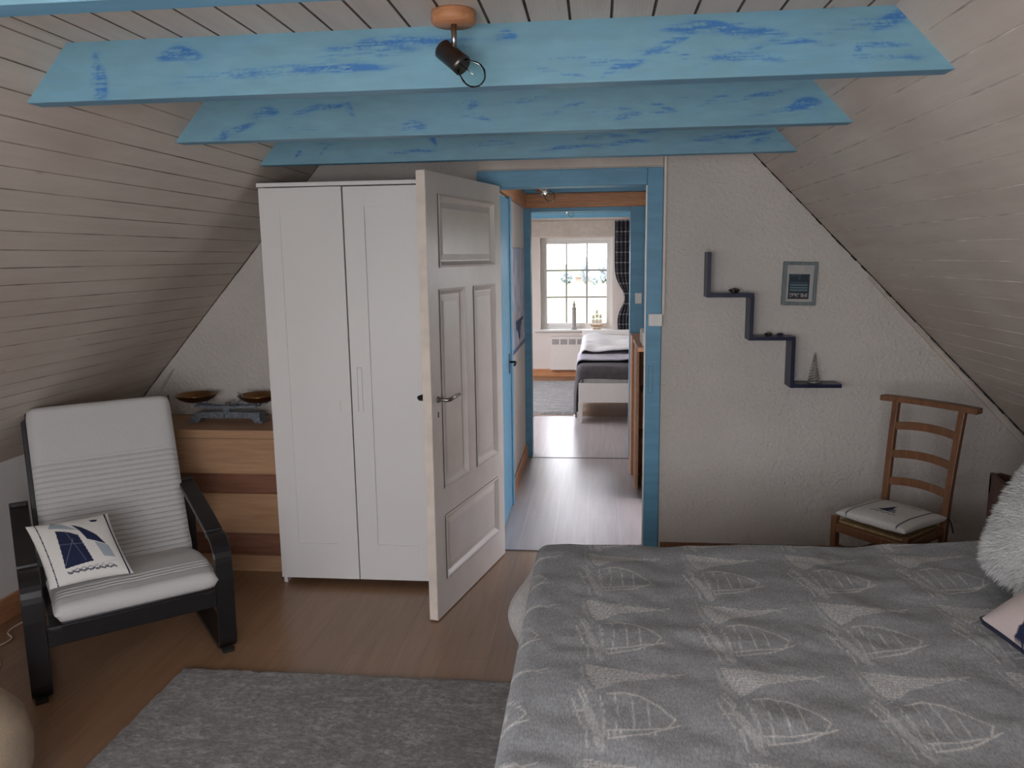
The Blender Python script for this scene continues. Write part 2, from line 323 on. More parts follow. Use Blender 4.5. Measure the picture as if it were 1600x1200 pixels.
# ------------------------------------------------------------------ shell of the house
SL, SR = 0.88, 0.98
CEIL = 2.118
def xl(z): return -1.47-SL*(1.983-z)
def xr(z): return 0.811+SR*(1.983-z)
KL, KR = -2.60, 2.20
zKL = 1.983-(-1.47-KL)/SL; zKR = 1.983-(KR-0.811)/SR
Y0, Y1 = REAR_Y-0.02, END_Y+0.02
o = struct(MB().box(KL-0.3, KR+0.3, REAR_Y-0.25, END_Y+0.3, -0.08, 0).build('floor', 'floor'))
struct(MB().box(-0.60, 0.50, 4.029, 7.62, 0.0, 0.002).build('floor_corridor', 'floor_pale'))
def boarding(name, A, B, inward, width, y0, y1, g='groove', gw=0.007, gd=0.006, jitter=0.0, first=0.0):
    """tongue-and-groove boarding: profile A->B in (x,z), grooves run along Y"""
    A = Vector(A); B = Vector(B); L = (B-A).length; t = (B-A)/L; n = Vector(inward).normalized(); prof = [(A, 0)]; s = first if first else width
    while s < L-gw:
        prof += [(A+t*(s-gw/2), 0), (A+t*s-n*gd, 1), (A+t*(s+gw/2), 1)]; s += width
    prof.append((B, 0)); bm = bmesh.new(); ys = [y0, y1]
    rows = [[bm.verts.new((p.x, y, p.y)) for p, _ in prof] for y in ys]; 
    for i in range(len(prof)-1):
        f = bm.faces.new((rows[0][i], rows[0][i+1], rows[1][i+1], rows[1][i])); f.material_index = prof[i+1][1]
    # backing thickness
    p0 = A-n*0.05; p1 = B-n*0.05
    q = [bm.verts.new((p.x, y, p.y)) for p in (p0, p1) for y in ys]; bm.faces.new((q[0], q[1], q[3], q[2]))
    me = bpy.data.meshes.new(name); bm.to_mesh(me); bm.free(); me.materials.append(M['board']); me.materials.append(M[g])
    o = bpy.data.objects.new(name, me); C.objects.link(o); return struct(o)
ya_ = Y0
for (y0, y1, z0, z1) in ADDED_ROOFW:
    LS = dict(inward=(1, -SL), width=0.074, g='groove_left', gw=0.0045, gd=0.0022)
    boarding('wall_left_slope', (xl(CEIL), CEIL), (KL-0.02, zKL-0.02/SL), y0=ya_, y1=y0, first=0.02, **LS)
    boarding('wall_left_slope', (xl(CEIL), CEIL), (xl(z1), z1), y0=y0, y1=y1, first=0.02, **LS)
    boarding('wall_left_slope', (xl(z0), z0), (KL-0.02, zKL-0.02/SL), y0=y0, y1=y1, first=0.02, **LS)
    b = MB(); nx_, nz_ = -0.751*0.16, 0.661*0.16
    A_, B_ = (xl(z0), z0), (xl(z1), z1); f_ = 0.05
    def sl(p, q, t): return (p[0]+(q[0]-p[0])*t, p[1]+(q[1]-p[1])*t)
    for p_, q_ in ((A_, sl(A_, B_, .05)), (sl(A_, B_, .95), B_)): b.prism([p_, q_, (q_[0]+nx_, q_[1]+nz_), (p_[0]+nx_, p_[1]+nz_)], y0, y1)
    for a__, c__ in ((y0-.001, y0+.04), (y1-.04, y1+.001)): b.prism([A_, B_, (B_[0]+nx_, B_[1]+nz_), (A_[0]+nx_, A_[1]+nz_)], a__, c__)
    struct(b.build('window_added_roof_frame', 'white_plastic')).name = 'window_added_3' if y0 < 1 else 'window_added_4'  # unseen roof window, added to let in more daylight
    ya_ = y1
boarding('wall_left_slope', (xl(CEIL), CEIL), (KL-0.02, zKL-0.02/SL), y0=ya_, y1=Y1, first=0.02, **LS)
RS = dict(inward=(-1, -SR), width=0.092, g='groove_pale', gw=0.005, gd=0.0022)
y0, y1, z0, z1 = ADDED_ROOFR
boarding('wall_right_slope', (xr(CEIL), CEIL), (KR+0.02, zKR-0.02/SR), y0=Y0, y1=y0, **RS)
boarding('wall_right_slope', (xr(CEIL), CEIL), (xr(z1), z1), y0=y0, y1=y1, **RS)
boarding('wall_right_slope', (xr(z0), z0), (KR+0.02, zKR-0.02/SR), y0=y0, y1=y1, **RS)
boarding('wall_right_slope', (xr(CEIL), CEIL), (KR+0.02, zKR-0.02/SR), y0=y1, y1=Y1, **RS)
b = MB(); A_, B_ = (xr(z0), z0), (xr(z1), z1); nx_, nz_ = 0.7*0.16, 0.714*0.16
for p_, q_ in ((A_, (A_[0]-.05, A_[1]+.05)), ((B_[0]+.05, B_[1]-.05), B_)): b.prism([p_, q_, (q_[0]+nx_, q_[1]+nz_), (p_[0]+nx_, p_[1]+nz_)], y0, y1)
for a__, c__ in ((y0-.001, y0+.04), (y1-.04, y1+.001)): b.prism([A_, B_, (B_[0]+nx_, B_[1]+nz_), (A_[0]+nx_, A_[1]+nz_)], a__, c__)
struct(b.build('window_added_5', 'white_plastic'))  # added roof window, out of sight, brightens the corridor
boarding('ceiling', (xl(CEIL)-0.03, CEIL), (xr(CEIL)+0.03, CEIL), (0, -1), 0.0975, Y0, Y1, 'groove', 0.007, 0.007, first=0.05)
struct(MB().box(KL-0.1, KL, Y0, Y1, 0, zKL+0.03).build('wall_left', 'white_wall'))
struct(MB().box(KR, KR+0.1, Y0, Y1, 0, zKR+0.03).build('wall_right', 'white_wall'))
struct(MB().box(KL, KL+0.018, Y0+0.03, FRONT_Y-0.001, 0, 0.105).build('baseboard_left', 'pine_y', bevel=0.004))
struct(MB().box(KR-0.018, KR, Y0+0.03, FRONT_Y-0.001, 0, 0.10).build('baseboard_right', 'pine_y', bevel=0.004))
def ztop(x): return min(CEIL, 1.983-(-1.47-x)/SL, 1.983-(x-0.811)/SR)+0.015
def wall(name, y0, y1, hole, mat, xa=KL, xb=KR, extra=()):
    hx0, hx1, hz0, hz1 = hole; xs = sorted({xa, xb, hx0, hx1, xl(CEIL), xr(CEIL), *extra}); xs = [x for x in xs if xa <= x <= xb]; b = MB()
    for a, c in zip(xs, xs[1:]):
        if a >= hx0-1e-6 and c <= hx1+1e-6:
            if hz0 > 0: b.prism([(a, 0), (c, 0), (c, hz0), (a, hz0)], y0, y1)
            b.prism([(a, hz1), (c, hz1), (c, ztop(c)), (a, ztop(a))], y0, y1)
        else: b.prism([(a, 0), (c, 0), (c, ztop(c)), (a, ztop(a))], y0, y1)
    return struct(b.build(name, mat))
wall('wall_rear', REAR_Y-0.2, REAR_Y, RW, 'white_wall')
wall('wall_front', FRONT_Y, FRONT_Y+0.11, (-0.60, 0.33, 0, 1.985), 'plaster')
wall('wall_corridor_end', MID_Y, MID_Y+0.10, (-0.555, 0.345, 0, 1.955), 'white_wall')
wall('wall_far', END_Y, END_Y+0.28, FW, 'pink_wall')
struct(MB().box(-0.645, -0.545, FRONT_Y+0.11, MID_Y, 0, CEIL).build('wall_corridor_left', 'white_wall'))
struct(MB().box(0.50, 0.60, 4.96, MID_Y, 0, CEIL).box(0.50, 0.60, FRONT_Y+0.11, 4.96, 1.9, CEIL).build('wall_corridor_right', 'white_wall'))  # side opening near the doorway added to let light into the corridor
struct(MB().box(-0.545, -0.527, 4.95, MID_Y, 0, 0.10).build('baseboard_corridor', 'pine_y', bevel=0.003))
struct(MB().box(KL, KR, END_Y-0.018, END_Y, 0, 0.10).build('baseboard_far', 'pine', bevel=0.003))
struct(MB().box(0.34, KR, FRONT_Y-0.015, FRONT_Y, 0, 0.06).build('baseboard_front', 'walnut', bevel=0.003))
# trims of the main doorway
FY = FRONT_Y-0.012
def lined(name, x0, x1, z1, zt, ya, yb, xo0, xo1, mat, parent=None):
    b = MB(); b.box(xo0, x0, ya, yb, 0, zt).box(x1, xo1, ya, yb, 0, zt).box(x0, x1, ya, yb, z1, zt); return b
o = thing('door_1_frame', (0, 0, 0), 0, None, None); o.name = 'trim_1'; struct(o)
MB().box(0.25, 0.328, FY, FRONT_Y+0.11, 0, 1.985).build('jamb', 'blue', o, 0.003)
MB().box(-0.60, -0.512, FY, FRONT_Y+0.11, 0, 1.90).build('jamb', 'blue', o, 0.003)
MB().box(-0.60, 0.2495, FY-0.001, FRONT_Y+0.11, 1.903, 1.986).build('lintel', 'blue', o, 0.003)
MB().box(-0.595, 0.327, FY-0.004, FRONT_Y+0.02, 1.992, 2.06).build('head_board', 'board', o, 0.003)
MB().box(0.3295, 0.343, FY-0.008, FRONT_Y, 1.262, CEIL).build('cable_duct', 'cream', o, 0.002)
MB().box(0.243, 0.2505, FY+0.0, FY+0.012, 0, 1.90).build('door_stop', 'white_plastic', o)
b = MB()
for s_ in ((0.266, 0.2675, 0.86, 1.00), (0.288, 0.2895, 0.86, 1.00), (0.266, 0.2895, 0.86, 0.8615), (0.266, 0.2895, 0.9985, 1.0)): b.box(s_[0], s_[1], FY-0.0015, FY+0.001, s_[2], s_[3])
b.build('strike_plate', 'dark_steel', o)
# slope/wall joints: ragged dark gap and thin painted strip
b = MB(); zs = np.linspace(2.05, zKR, 60)
pts = [(xr(z)+0.004, z) for z in zs]
for i in range(len(pts)-1):
    r = 0.003+0.005*random.random(); b.tube([(pts[i][0]-0.004, FRONT_Y-0.003, pts[i][1]), (pts[i+1][0]-0.004, FRONT_Y-0.003, pts[i+1][1])], r, 5)
o = struct(b.build('trim_2', 'dark'))
b = MB(); za, zb = 1.45, zKR
b.prism([(xr(za)-0.012, za-0.012), (xr(za)-0.016, za-0.014), (xr(zb)-0.052, zb-0.01), (xr(zb)-0.018, zb+0.004)], FRONT_Y-0.014, FRONT_Y)
struct(b.build('trim_3', 'board'))
b = MB(); zs = np.linspace(2.05, zKL, 40)
for z0_, z1_ in zip(zs, zs[1:]): b.tube([(xl(z0_)+0.003, FRONT_Y-0.003, z0_), (xl(z1_)+0.003, FRONT_Y-0.003, z1_)], 0.0025+0.002*random.random(), 5)
struct(b.build('trim_4', 'groove'))
b = MB(); b.prism([(-2.30, 0.98), (-2.285, 0.985), (-2.43, 0.78), (-2.455, 0.78)], FRONT_Y-0.01, FRONT_Y); struct(b.build('trim_5', 'groove_pale'))
# thresholds
struct(MB().box(-0.60, 0.33, 4.018, 4.0285, 0, 0.004).build('trim_6', 'dark_steel')); struct(MB().box(-0.55, 0.34, 6.0, 6.011, 0.002, 0.005).build('trim_7', 'dark_steel'))
struct(MB().box(-1.5, -0.2, 7.62, 7.63, 0, 0.003).build('trim_8', 'dark_steel'))
# blue beams of the main room, brush smears placed as a painter left them
SM = [  # (x, z above beam bottom, half length, half height, slope, strength)
 [(-1.27, .02, .035, .05, 1.5, .8), (-1.28, .075, .025, .03, 1.3, .7), (-1.05, .10, .06, .018, .0, 1), (-.80, .05, .30, .012, .03, .55), (-.62, .055, .11, .010, .0, .9), (-.48, .11, .18, .010, .02, .9), (-.57, .09, .14, .02, .06, .35), (-.22, .115, .03, .012, .0, .8),
  (.02, .045, .05, .008, .0, .6), (.06, .03, .05, .01, .3, .7), (.16, .075, .09, .010, .45, .55), (.25, .112, .10, .013, -.06, 1), (.36, .098, .09, .009, -.08, .7), (.45, .072, .07, .006, -.03, .8), (.30, .045, .16, .012, -.06, .35), (.60, .10, .10, .012, .10, .5), (.68, .115, .055, .016, .35, 1), (.62, .06, .10, .008, 0, .5), (.60, .045, .02, .014, 1.2, .6), (.66, .03, .09, .01, 0, .4)],
 [(-1.26, .03, .08, .012, .35, .8), (-1.30, .012, .02, .015, .5, 1), (-1.14, .09, .05, .015, .1, .7), (-.95, .098, .10, .010, .12, .9), (-.84, .085, .03, .02, -1, .6), (-.62, .03, .045, .015, .05, .8), (-.42, .085, .05, .012, .5, .6), (-.40, .05, .05, .008, -.2, .5), (-.1, .07, .06, .01, .4, .4), (.10, .04, .05, .012, .2, .6), (.2, .07, .06, .008, -.3, .6), (.38, .08, .05, .008, .3, .5), (.52, .09, .10, .007, .15, .7), (.66, .055, .06, .018, .25, 1), (.60, .04, .12, .008, .1, .5), (-.25, .1, .09, .008, .1, .35)],
 [(-1.30, .04, .03, .01, .8, .9), (-1.18, .06, .04, .01, 1.0, .6), (-.80, .04, .12, .008, .05, .7), (-.70, .09, .03, .02, -.9, 1), (-.45, .06, .12, .012, .05, .4), (-.1, .04, .14, .008, .05, .8), (.02, .075, .12, .01, .04, .5), (.22, .10, .05, .014, .1, .9), (.12, .05, .1, .009, .1, .8), (.5, .06, .14, .012, .05, .6), (.62, .07, .10, .012, .1, .8), (.66, .04, .05, .012, .3, .6)]]
BEAM_TXT = ['nearest the camera, its face scrubbed with long cobalt smears', 'middle one of the three, partly hidden behind the nearer beam', 'farthest of the three, just above the doorway and wardrobe']
def beam_col(smears, seed, x0):
    def f(x, z):
        base = np.array([[0.165, 0.325, 0.400]]); n = vnoise(x, z, 7, seed)*0.6+vnoise(x, z*4, 20, seed+1)*0.4
        c = base*(0.9+0.2*n[:, None]); c = blend(c, np.clip((n-0.45)*2, 0, 1)*0.5, (0.125, 0.29, 0.42))
        g1 = vnoise(x*0.35, z*6, 70, seed+2); g2 = vnoise(x*1.2, z*2.2, 150, seed+5); dry = g1*0.65+g2*0.35
        R_ = random.Random(seed); extra = [(R_.uniform(-1.3, .7), R_.uniform(.02, .12), R_.uniform(.03, .11), R_.uniform(.003, .007), R_.uniform(-.25, .35), R_.uniform(.15, .4)) for _ in range(9)]
        for (sx, sz, hl, hh, sl, st) in list(smears)+extra:
            dx = x-sx; L = hl if abs(sl) < .5 else hl*.6; bend = 0.35*hh*np.cos(dx/L*2.4)+0.006*(vnoise(x, z*0, 25, seed+7)-.5); dz = z-sz-sl*dx-bend
            side = np.clip(0.5+0.5*dx/L, 0, 1)          # brush loaded at one end, dry at the other
            e = (dx/L)**2+(dz/hh)**2; body = np.clip((1.2-e)*1.5, 0, 1)
            mk = body*np.clip((dry-0.52+0.42*st-0.25*(1-side))*3, 0, 1); c = blend(c, mk*min(1, .6+.45*st), (0.03, 0.14, 0.38))
            e2 = (dx/L/1.5)**2+(dz/hh/1.9)**2; c = blend(c, np.clip(1-e2, 0, 1)*st*0.45*np.clip((g1-.3)*2, 0, 1), (0.07, 0.22, 0.42))
        return c
    return f
ZB = 1.974
for i, yb in enumerate((1.27, 2.012, 2.75, 3.462)):
    yf, yk = yb-0.010, yb+0.050; zb = ZB
    xa, xb = xl(zb)-0.0, xr(zb)+0.0
    root = thing('ceiling_beam', ((xa+xb)/2, yf, zb), 0, 'sky-blue painted ceiling beam ' + ('at the top left corner, mostly cut off by the frame' if i == 0 else BEAM_TXT[i-1]), 'beam', 'blue ceiling beams')
    cx = (xa+xb)/2
    b = MB(); b.prism([(xa-cx, 0), (xb-cx, 0), (xr(CEIL)-cx, CEIL-zb), (xl(CEIL)-cx, CEIL-zb)], 0.0004, yk-yf); b.build('timber', 'blue', root)
    U = np.linspace(0, 1, 760); V = np.r_[-0.0015, np.linspace(0, CEIL-zb, 46)]
    def pos(u, v, cx=cx, zb=zb): a_ = xl(zb+v); b_ = xr(zb+v); return np.stack([a_+(b_-a_)*u-cx, np.where(v < 0, 0.003, 0), np.maximum(v, -0.0004)], 1)
    bc = beam_col(SM[(i-1) % 3] if i else [(-1.1, .05, .2, .02, 0, .5)], 5+i, 0)
    grid('painted_face', U, V, pos, lambda u, v, bc=bc, zb=zb: bc(xl(zb+v)+(xr(zb+v)-xl(zb+v))*u, v), 'blue_attr', root)
for yb, zb_ in ((4.30, 1.985), (5.94, 2.017)):
    tag(rebase(MB().box(-0.545, 0.50, yb-0.06, yb, zb_, CEIL).build('ceiling_beam', 'blue', bevel=0.003)), 'blue corridor ceiling beam '+('just behind the doorway head' if yb < 5 else 'directly above the orange pine beam at the corridor end'), 'beam', 'blue beams further back')
for yb, t_ in ((8.35, 'nearer one in the back bedroom, with the spotlight'), (9.15, 'farthest of all, near the bright window of the back bedroom')):
    b = MB(); b.prism([(xl(1.983), 1.983), (xr(1.983), 1.983), (xr(CEIL), CEIL), (xl(CEIL), CEIL)], yb-0.06, yb); tag(rebase(b.build('ceiling_beam', 'blue', bevel=0.003)), 'blue ceiling beam, '+t_, 'beam', 'blue beams further back')
tag(rebase(MB().box(-0.545, 0.50, 5.95, 6.018, 1.915, 2.016).build('pine_beam', 'pine', bevel=0.003)), 'orange unpainted pine beam across the corridor above the second doorway', 'beam')
tag(rebase(MB().box(-0.545, -0.515, 4.17, 5.95, 1.915, 2.016).build('pine_rail', 'pine_y', bevel=0.003)), 'orange pine rail along the top of the left corridor wall', 'rail')
# second doorway
o = thing('trim_9', (0, 0, 0), 0, None, None); struct(o)
MB().box(-0.558, -0.493, MID_Y-0.012, MID_Y+0.10, 0, 1.955).build('jamb', 'blue', o, 0.003); MB().box(0.252, 0.352, MID_Y-0.012, MID_Y+0.10, 0, 1.955).build('jamb', 'blue', o, 0.003)
MB().box(-0.493, 0.252, MID_Y-0.012, MID_Y+0.10, 1.888, 1.957).build('lintel', 'blue', o, 0.003)
struct(MB().box(0.352, 0.5, MID_Y-0.01, MID_Y+0.001, 0, CEIL).build('trim_10', 'blue'))
tag(rebase(MB().box(0.29, 0.34, MID_Y-0.035, MID_Y-0.012, 1.20, 1.28).build('light_switch', 'white_plastic', bevel=0.004)), 'white switch on the right blue post of the second doorway', 'switch')
tag(rebase(MB().box(0.262, 0.332, FY-0.022, FY, 1.205, 1.268).build('light_switch', 'white_plastic', bevel=0.004)), 'white square light switch on the near blue door frame beside the textured wall', 'switch')
# blue door in the corridor's left wall
dr = thing('door_2', (-0.545, 4.2, 0), 0, None, None); struct(dr)
MB().box(0.0, 0.022, 0, 0.60, 0.01, 1.90).build('door_leaf', 'blue', dr, 0.004)
MB().box(0.0, 0.03, 0.60, 0.68, 0, 1.92).build('door_casing', 'blue', dr, 0.003)
h = MB(); h.tube([(0.02, 0.52, 0.93), (0.06, 0.52, 0.93), (0.065, 0.50, 0.93), (0.065, 0.41, 0.925)], 0.007).box(0.02, 0.026, 0.50, 0.54, 0.86, 0.98); h.build('door_handle', 'dark_steel', dr)

# ------------------------------------------------------------------ windows
def window(name, x0, x1, z0, z1, y, out, nx, nz, mat='white_plastic', fr=0.045, mw=0.022):
    wd = thing(name, ((x0+x1)/2, y, z0), 0, None, None); struct(wd); hw = (x1-x0)/2; H = z1-z0
    b = MB(); b.box(-hw, -hw+fr, 0, 0.06, 0, H).box(hw-fr, hw, 0, 0.06, 0, H).box(-hw+fr, hw-fr, 0, 0.06, 0, fr).box(-hw+fr, hw-fr, 0, 0.06, H-fr, H); b.build('window_frame', mat, wd, 0.004)
    f2 = fr+0.03; b = MB(); b.box(-hw+fr, -hw+f2+.01, 0.012, 0.05, fr, H-fr).box(hw-f2-.01, hw-fr, 0.012, 0.05, fr, H-fr).box(-hw+f2, hw-f2, 0.012, 0.05, fr, f2+.01).box(-hw+f2, hw-f2, 0.012, 0.05, H-f2-.01, H-fr); b.build('sash', mat, wd, 0.003)
    b = MB(); iw = 2*(hw-f2); ih = H-2*f2
    for i in range(1, nx): b.box(-hw+f2+iw*i/nx-mw/2, -hw+f2+iw*i/nx+mw/2, 0.02, 0.042, f2, H-f2)
    for i in range(1, nz): b.box(-hw+f2, hw-f2, 0.021, 0.041, f2+ih*i/nz-mw/2, f2+ih*i/nz+mw/2)
    if nx > 1 or nz > 1: b.build('glazing_bars', 'grille' if name == 'window_1' else mat, wd)
    MB().box(-hw+f2, hw-f2, 0.029, 0.033, f2, H-f2).build('pane', 'glass', wd); return wd
wd = window('window_1', FW[0], FW[1], FW[2], FW[3], END_Y+0.13, 1, 3, 3, fr=0.04, mw=0.02)
struct(MB().box(-0.80, 0.25, END_Y-0.05, END_Y+0.13, 0.592, 0.618).build('trim_11', 'white_plastic', bevel=0.004))
struct(MB().box(xl(1.983)+.05, xr(1.983)-.05, END_Y-0.03, END_Y, 1.80, 2.0).build('trim_12', 'board', bevel=0.003))
window('window_2', RW[0], RW[1], RW[2], RW[3], REAR_Y-0.12, -1, 2, 1)

# ------------------------------------------------------------------ outdoors seen through the far window
bm_ = MB().box(-200, 200, 12, 420, -3.1, -3.0); o = tag(rebase(bm_.build('meadow', 'grass')), 'pale green meadow outside the far window', 'field'); o['kind'] = 'structure'
def tree(x, y, r, h, label, kind):
    t = thing('garden_tree' if kind == 'tree' else 'garden_bush', (x, y, -3.0), 0, label, kind, 'trees outside the window')
    bm = bmesh.new(); bmesh.ops.create_icosphere(bm, subdivisions=4, radius=1)
    for v in bm.verts:
        n_ = noise.fractal(v.co*2.2+Vector((x, y, 0)), 0.6, 2.2, 5); v.co = Vector((v.co.x*r, v.co.y*r, v.co.z*h*0.5))*(1+0.45*n_); v.co.z += h*0.62
    me = bpy.data.meshes.new('crown'); bm.to_mesh(me); bm.free(); me.materials.append(M['leaf']); c = bpy.data.objects.new('crown', me); C.objects.link(c); c.parent = t
    MB().tube([(0, 0, 0), (0, 0, h*0.5)], [r*0.13, r*0.08]).build('trunk', 'bark', t)
tree(-1.75, 130, 0.75, 3.4, 'slim pale tree seen in the middle panes of the far window', 'tree'); tree(1.75, 131, 1.25, 3.6, 'broad pale tree seen in the right column of window panes', 'tree')
tree(-4.7, 129, 0.95, 1.7, 'low rounded bush seen in the left column of window panes', 'bush'); tree(3.0, 127, 0.8, 1.6, 'low bush beside the broad tree, right window panes', 'bush'); tree(-0.2, 126, 0.6, 1.1, 'small bush between the two pale trees, middle window panes', 'bush')
b = MB(); b.box(-3.6, -0.9, 138, 141, -3, -2.2).prism([(-3.75, -2.2), (-0.75, -2.2), (-1.1, -1.7), (-3.4, -1.7)], 137.8, 141.2)
tag(rebase(b.build('farm_building', 'brick_far')), 'low distant farm building beyond the meadow, middle window panes', 'building')

# ------------------------------------------------------------------ open panelled door
HX, HY = -0.515, 3.98
ddir = Vector((-0.2, -0.81, 0)).normalized(); ang = math.atan2(ddir.y, ddir.x)
door = thing('door_1', (HX, HY, 0.006), ang, None, None); struct(door)   # local x = along the leaf, +y side faces the room's right
DW, DH, DT = 0.834, 1.90, 0.040
PN = [(0.095, 0.705, 1.50, 1.80), (0.095, 0.345, 0.585, 1.42), (0.475, 0.735, 0.585, 1.42), (0.095, 0.735, 0.165, 0.46)]
PN = [(0.085, 0.725, 1.515, 1.815), (0.085, 0.365, 0.565, 1.425), (0.465, 0.735, 0.565, 1.425), (0.085, 0.735, 0.15, 0.445)]
xs = sorted({0, DW, *[p[0] for p in PN], *[p[1] for p in PN]}); zs = sorted({0, DH, *[p[2] for p in PN], *[p[3] for p in PN]})
b = MB()
for a_, c_ in zip(xs, xs[1:]):
    for d_, e_ in zip(zs, zs[1:]):
        mx, mz = (a_+c_)/2, (d_+e_)/2
        if not any(p[0] < mx < p[1] and p[2] < mz < p[3] for p in PN): b.box(a_, c_, 0, DT, d_, e_)
b.build('door_leaf', 'door_paint', door)
for p in PN:
    b = MB()
    for yy, sg in ((DT, 1), (0, -1)):
        # moulding: bevelled border falling into the recess
        o_ = [(p[0], p[2]), (p[1], p[2]), (p[1], p[3]), (p[0], p[3])]
        def ring(d, dep): return [b.bm.verts.new((x_, yy-sg*dep, z_)) for x_, z_ in ((p[0]+d, p[2]+d), (p[1]-d, p[2]+d), (p[1]-d, p[3]-d), (p[0]+d, p[3]-d))]
        rs = [ring(0, -0.004), ring(0.008, -0.006), ring(0.012, 0.0), ring(0.024, 0.012), ring(0.030, 0.012), ring(0.055, 0.006)]
        for A, B in zip(rs, rs[1:]):
            for k in range(4): b.bm.faces.new((A[k], A[(k+1) % 4], B[(k+1) % 4], B[k]))
        b.bm.faces.new(rs[-1])
    b.build('door_panel', 'door_paint', door)
b = MB(); b.box(DW, DW+0.0025, 0.001, DT-0.001, 0.002, DH-0.002); b.build('door_edge', 'cream', door)
b = MB(); b.lathe([(0.0, 0), (0.014, 0), (0.014, 0.006), (0.0, 0.006)], Matrix.Translation((0.775, DT, 0.965)) @ Matrix.Rotation(-PI/2, 4, 'X'), 16)
b.tube([(0.775, DT, 0.965), (0.775, DT+0.045, 0.965), (0.765, DT+0.052, 0.966), (0.66, DT+0.05, 0.972)], [0.009, 0.008, 0.009, 0.007]).build('door_handle', 'steel', door)
b = MB(); b.tube([(0.775, 0, 0.965), (0.775, -0.045, 0.965), (0.765, -0.052, 0.966), (0.68, -0.05, 0.965)], [0.009, 0.009, 0.010, 0.011]); b.build('door_handle', 'dark', door)
b = MB(); b.box(0.772, 0.778, DT, DT+0.002, 0.888, 0.912); b.build('keyhole', 'dark', door)
b = MB(); b.box(DW, DW+0.004, 0.010, 0.030, 0.86, 1.0); b.build('lock_plate', 'cream', door)

# ------------------------------------------------------------------ wardrobe
WX, WY = -1.518, 3.507
wr = thing('wardrobe', (WX, WY, 0), 0, 'tall white two-door wardrobe between the oak dresser and the open door', 'wardrobe')
b = MB(); b.box(0, 0.018, 0.022, 0.50, 0, 1.885).box(0.762, 0.78, 0.022, 0.50, 0, 1.885).box(0.018, 0.762, 0.49, 0.50, 0.05, 1.885).box(0.018, 0.762, 0.03, 0.49, 0.055, 0.073).box(0.018, 0.762, 0.03, 0.045, 0.035, 0.055); b.build('cabinet_body', 'ward', wr, 0.001)
MB().box(-0.006, 0.786, -0.004, 0.50, 1.885, 1.903).build('top_panel', 'ward', wr, 0.002)
for k in (0, 1):
    d = thing('x', (0, 0, 0), 0, None, None); bpy.data.objects.remove(d)
    x0 = 0.001+k*0.391; x1 = x0+0.3865; b = MB(); st = 0.095; zb_, zt_ = 0.035, 1.88; pb, pt = 0.21, 1.79
    b.box(x0, x1, 0.006, 0.020, zb_, zt_)
    b.box(x0, x0+st, 0.0, 0.006, zb_, zt_).box(x1-st, x1, 0.0, 0.006, zb_, zt_).box(x0+st, x1-st, 0.0, 0.006, zb_, pb).box(x0+st, x1-st, 0.0, 0.006, pt, zt_)
    if k == 0:
        for v in b.bm.verts: v.co.y -= 0.012*max(0, (v.co.z-0.75)/1.15)**1.3*((v.co.x-x0)/(x1-x0))
    leaf = b.build('wardrobe_door', 'ward', wr, 0.0012)
    hx = x1-0.052 if k == 0 else x0+0.029; g = MB(); t_ = 0.0016
    yy = -0.0042 if k == 0 else -0.001
    for q in ((hx, hx+t_, 0.86, 1.066), (hx+0.022, hx+0.022+t_, 0.86, 1.066), (hx, hx+0.022, 1.064, 1.066)): g.box(q[0], q[1], yy, yy+0.004, q[2], q[3])
    tag(g.build('finger_pull', 'grille', leaf), 'shallow grooved pull')
MB().box(0.3882, 0.3912, 0.008, 0.021, 0.04, 1.88).build('door_gap_shade', 'dark', wr)  # dark strip standing in for the shade in the gap between the doors

# ------------------------------------------------------------------ oak dresser and scales
DX = -2.33
ds = thing('dresser', (DX, 3.655, 0), 0, 'low oak-veneer dresser with dark shaded recesses behind the armchair', 'dresser'); W_ = -1.53-DX
b = MB(); b.box(0, W_, -0.008, 0.38, 0.690, 0.732); b.build('top_board', 'oak', ds, 0.002)
b = MB(); b.box(0.0, 0.02, 0.0, 0.38, 0, 0.69).box(W_-0.02, W_, 0.0, 0.38, 0, 0.69).box(0.02, W_-0.02, 0.37, 0.38, 0, 0.69); b.build('carcass', 'oak', ds, 0.001)
for z0_, z1_ in ((0.509, 0.688), (0.200, 0.407)): MB().box(0.003, W_-0.003, -0.004, 0.014, z0_, z1_).build('drawer_front', 'oak', ds, 0.002)
for z0_, z1_ in ((0.408, 0.508), (0.084, 0.199)): MB().box(0.02, W_-0.02, 0.012, 0.03, z0_, z1_).build('recessed_band', 'oak_shaded', ds)  # recess shade put into the red-brown colour of these panels
MB().box(0.0, W_, -0.006, 0.02, 0, 0.083).build('plinth', 'oak', ds, 0.002)
sx, sy, sz = -1.905, 3.86, 0.7325
bs = thing('balance_scale', (sx, sy, sz), 0, 'old cast-iron kitchen balance with two brass pans, on the dresser', 'kitchen scale')
b = MB(); b.prism([(-.195, 0), (-.15, 0), (-.135, .022), (.135, .022), (.15, 0), (.195, 0), (.185, .035), (.16, .052), (.03, .056), (-.03, .056), (-.16, .052), (-.185, .035)], -.035, .035)
b.box(-.018, .018, -.03, .03, .05, .088); b.box(-.20, -.17, -.05, .05, 0, .012).box(.17, .20, -.05, .05, 0, .012)
for k in range(9): b.lathe([(0.0, -0.004), (0.008, 0), (0.0, 0.004)], Matrix.Translation((-.12+.03*k, -.036, .038)) @ Matrix.Rotation(PI/2, 4, 'X'), 8)
b.lathe([(0.0, -0.006), (0.016, 0), (0.0, 0.006)], Matrix.Translation((0, -.037, .034)) @ Matrix.Rotation(PI/2, 4, 'X'), 4)
b.box(.16, .19, -.055, -.03, .01, .06)
b.build('iron_base', 'iron', bs, 0.002)
b = MB()
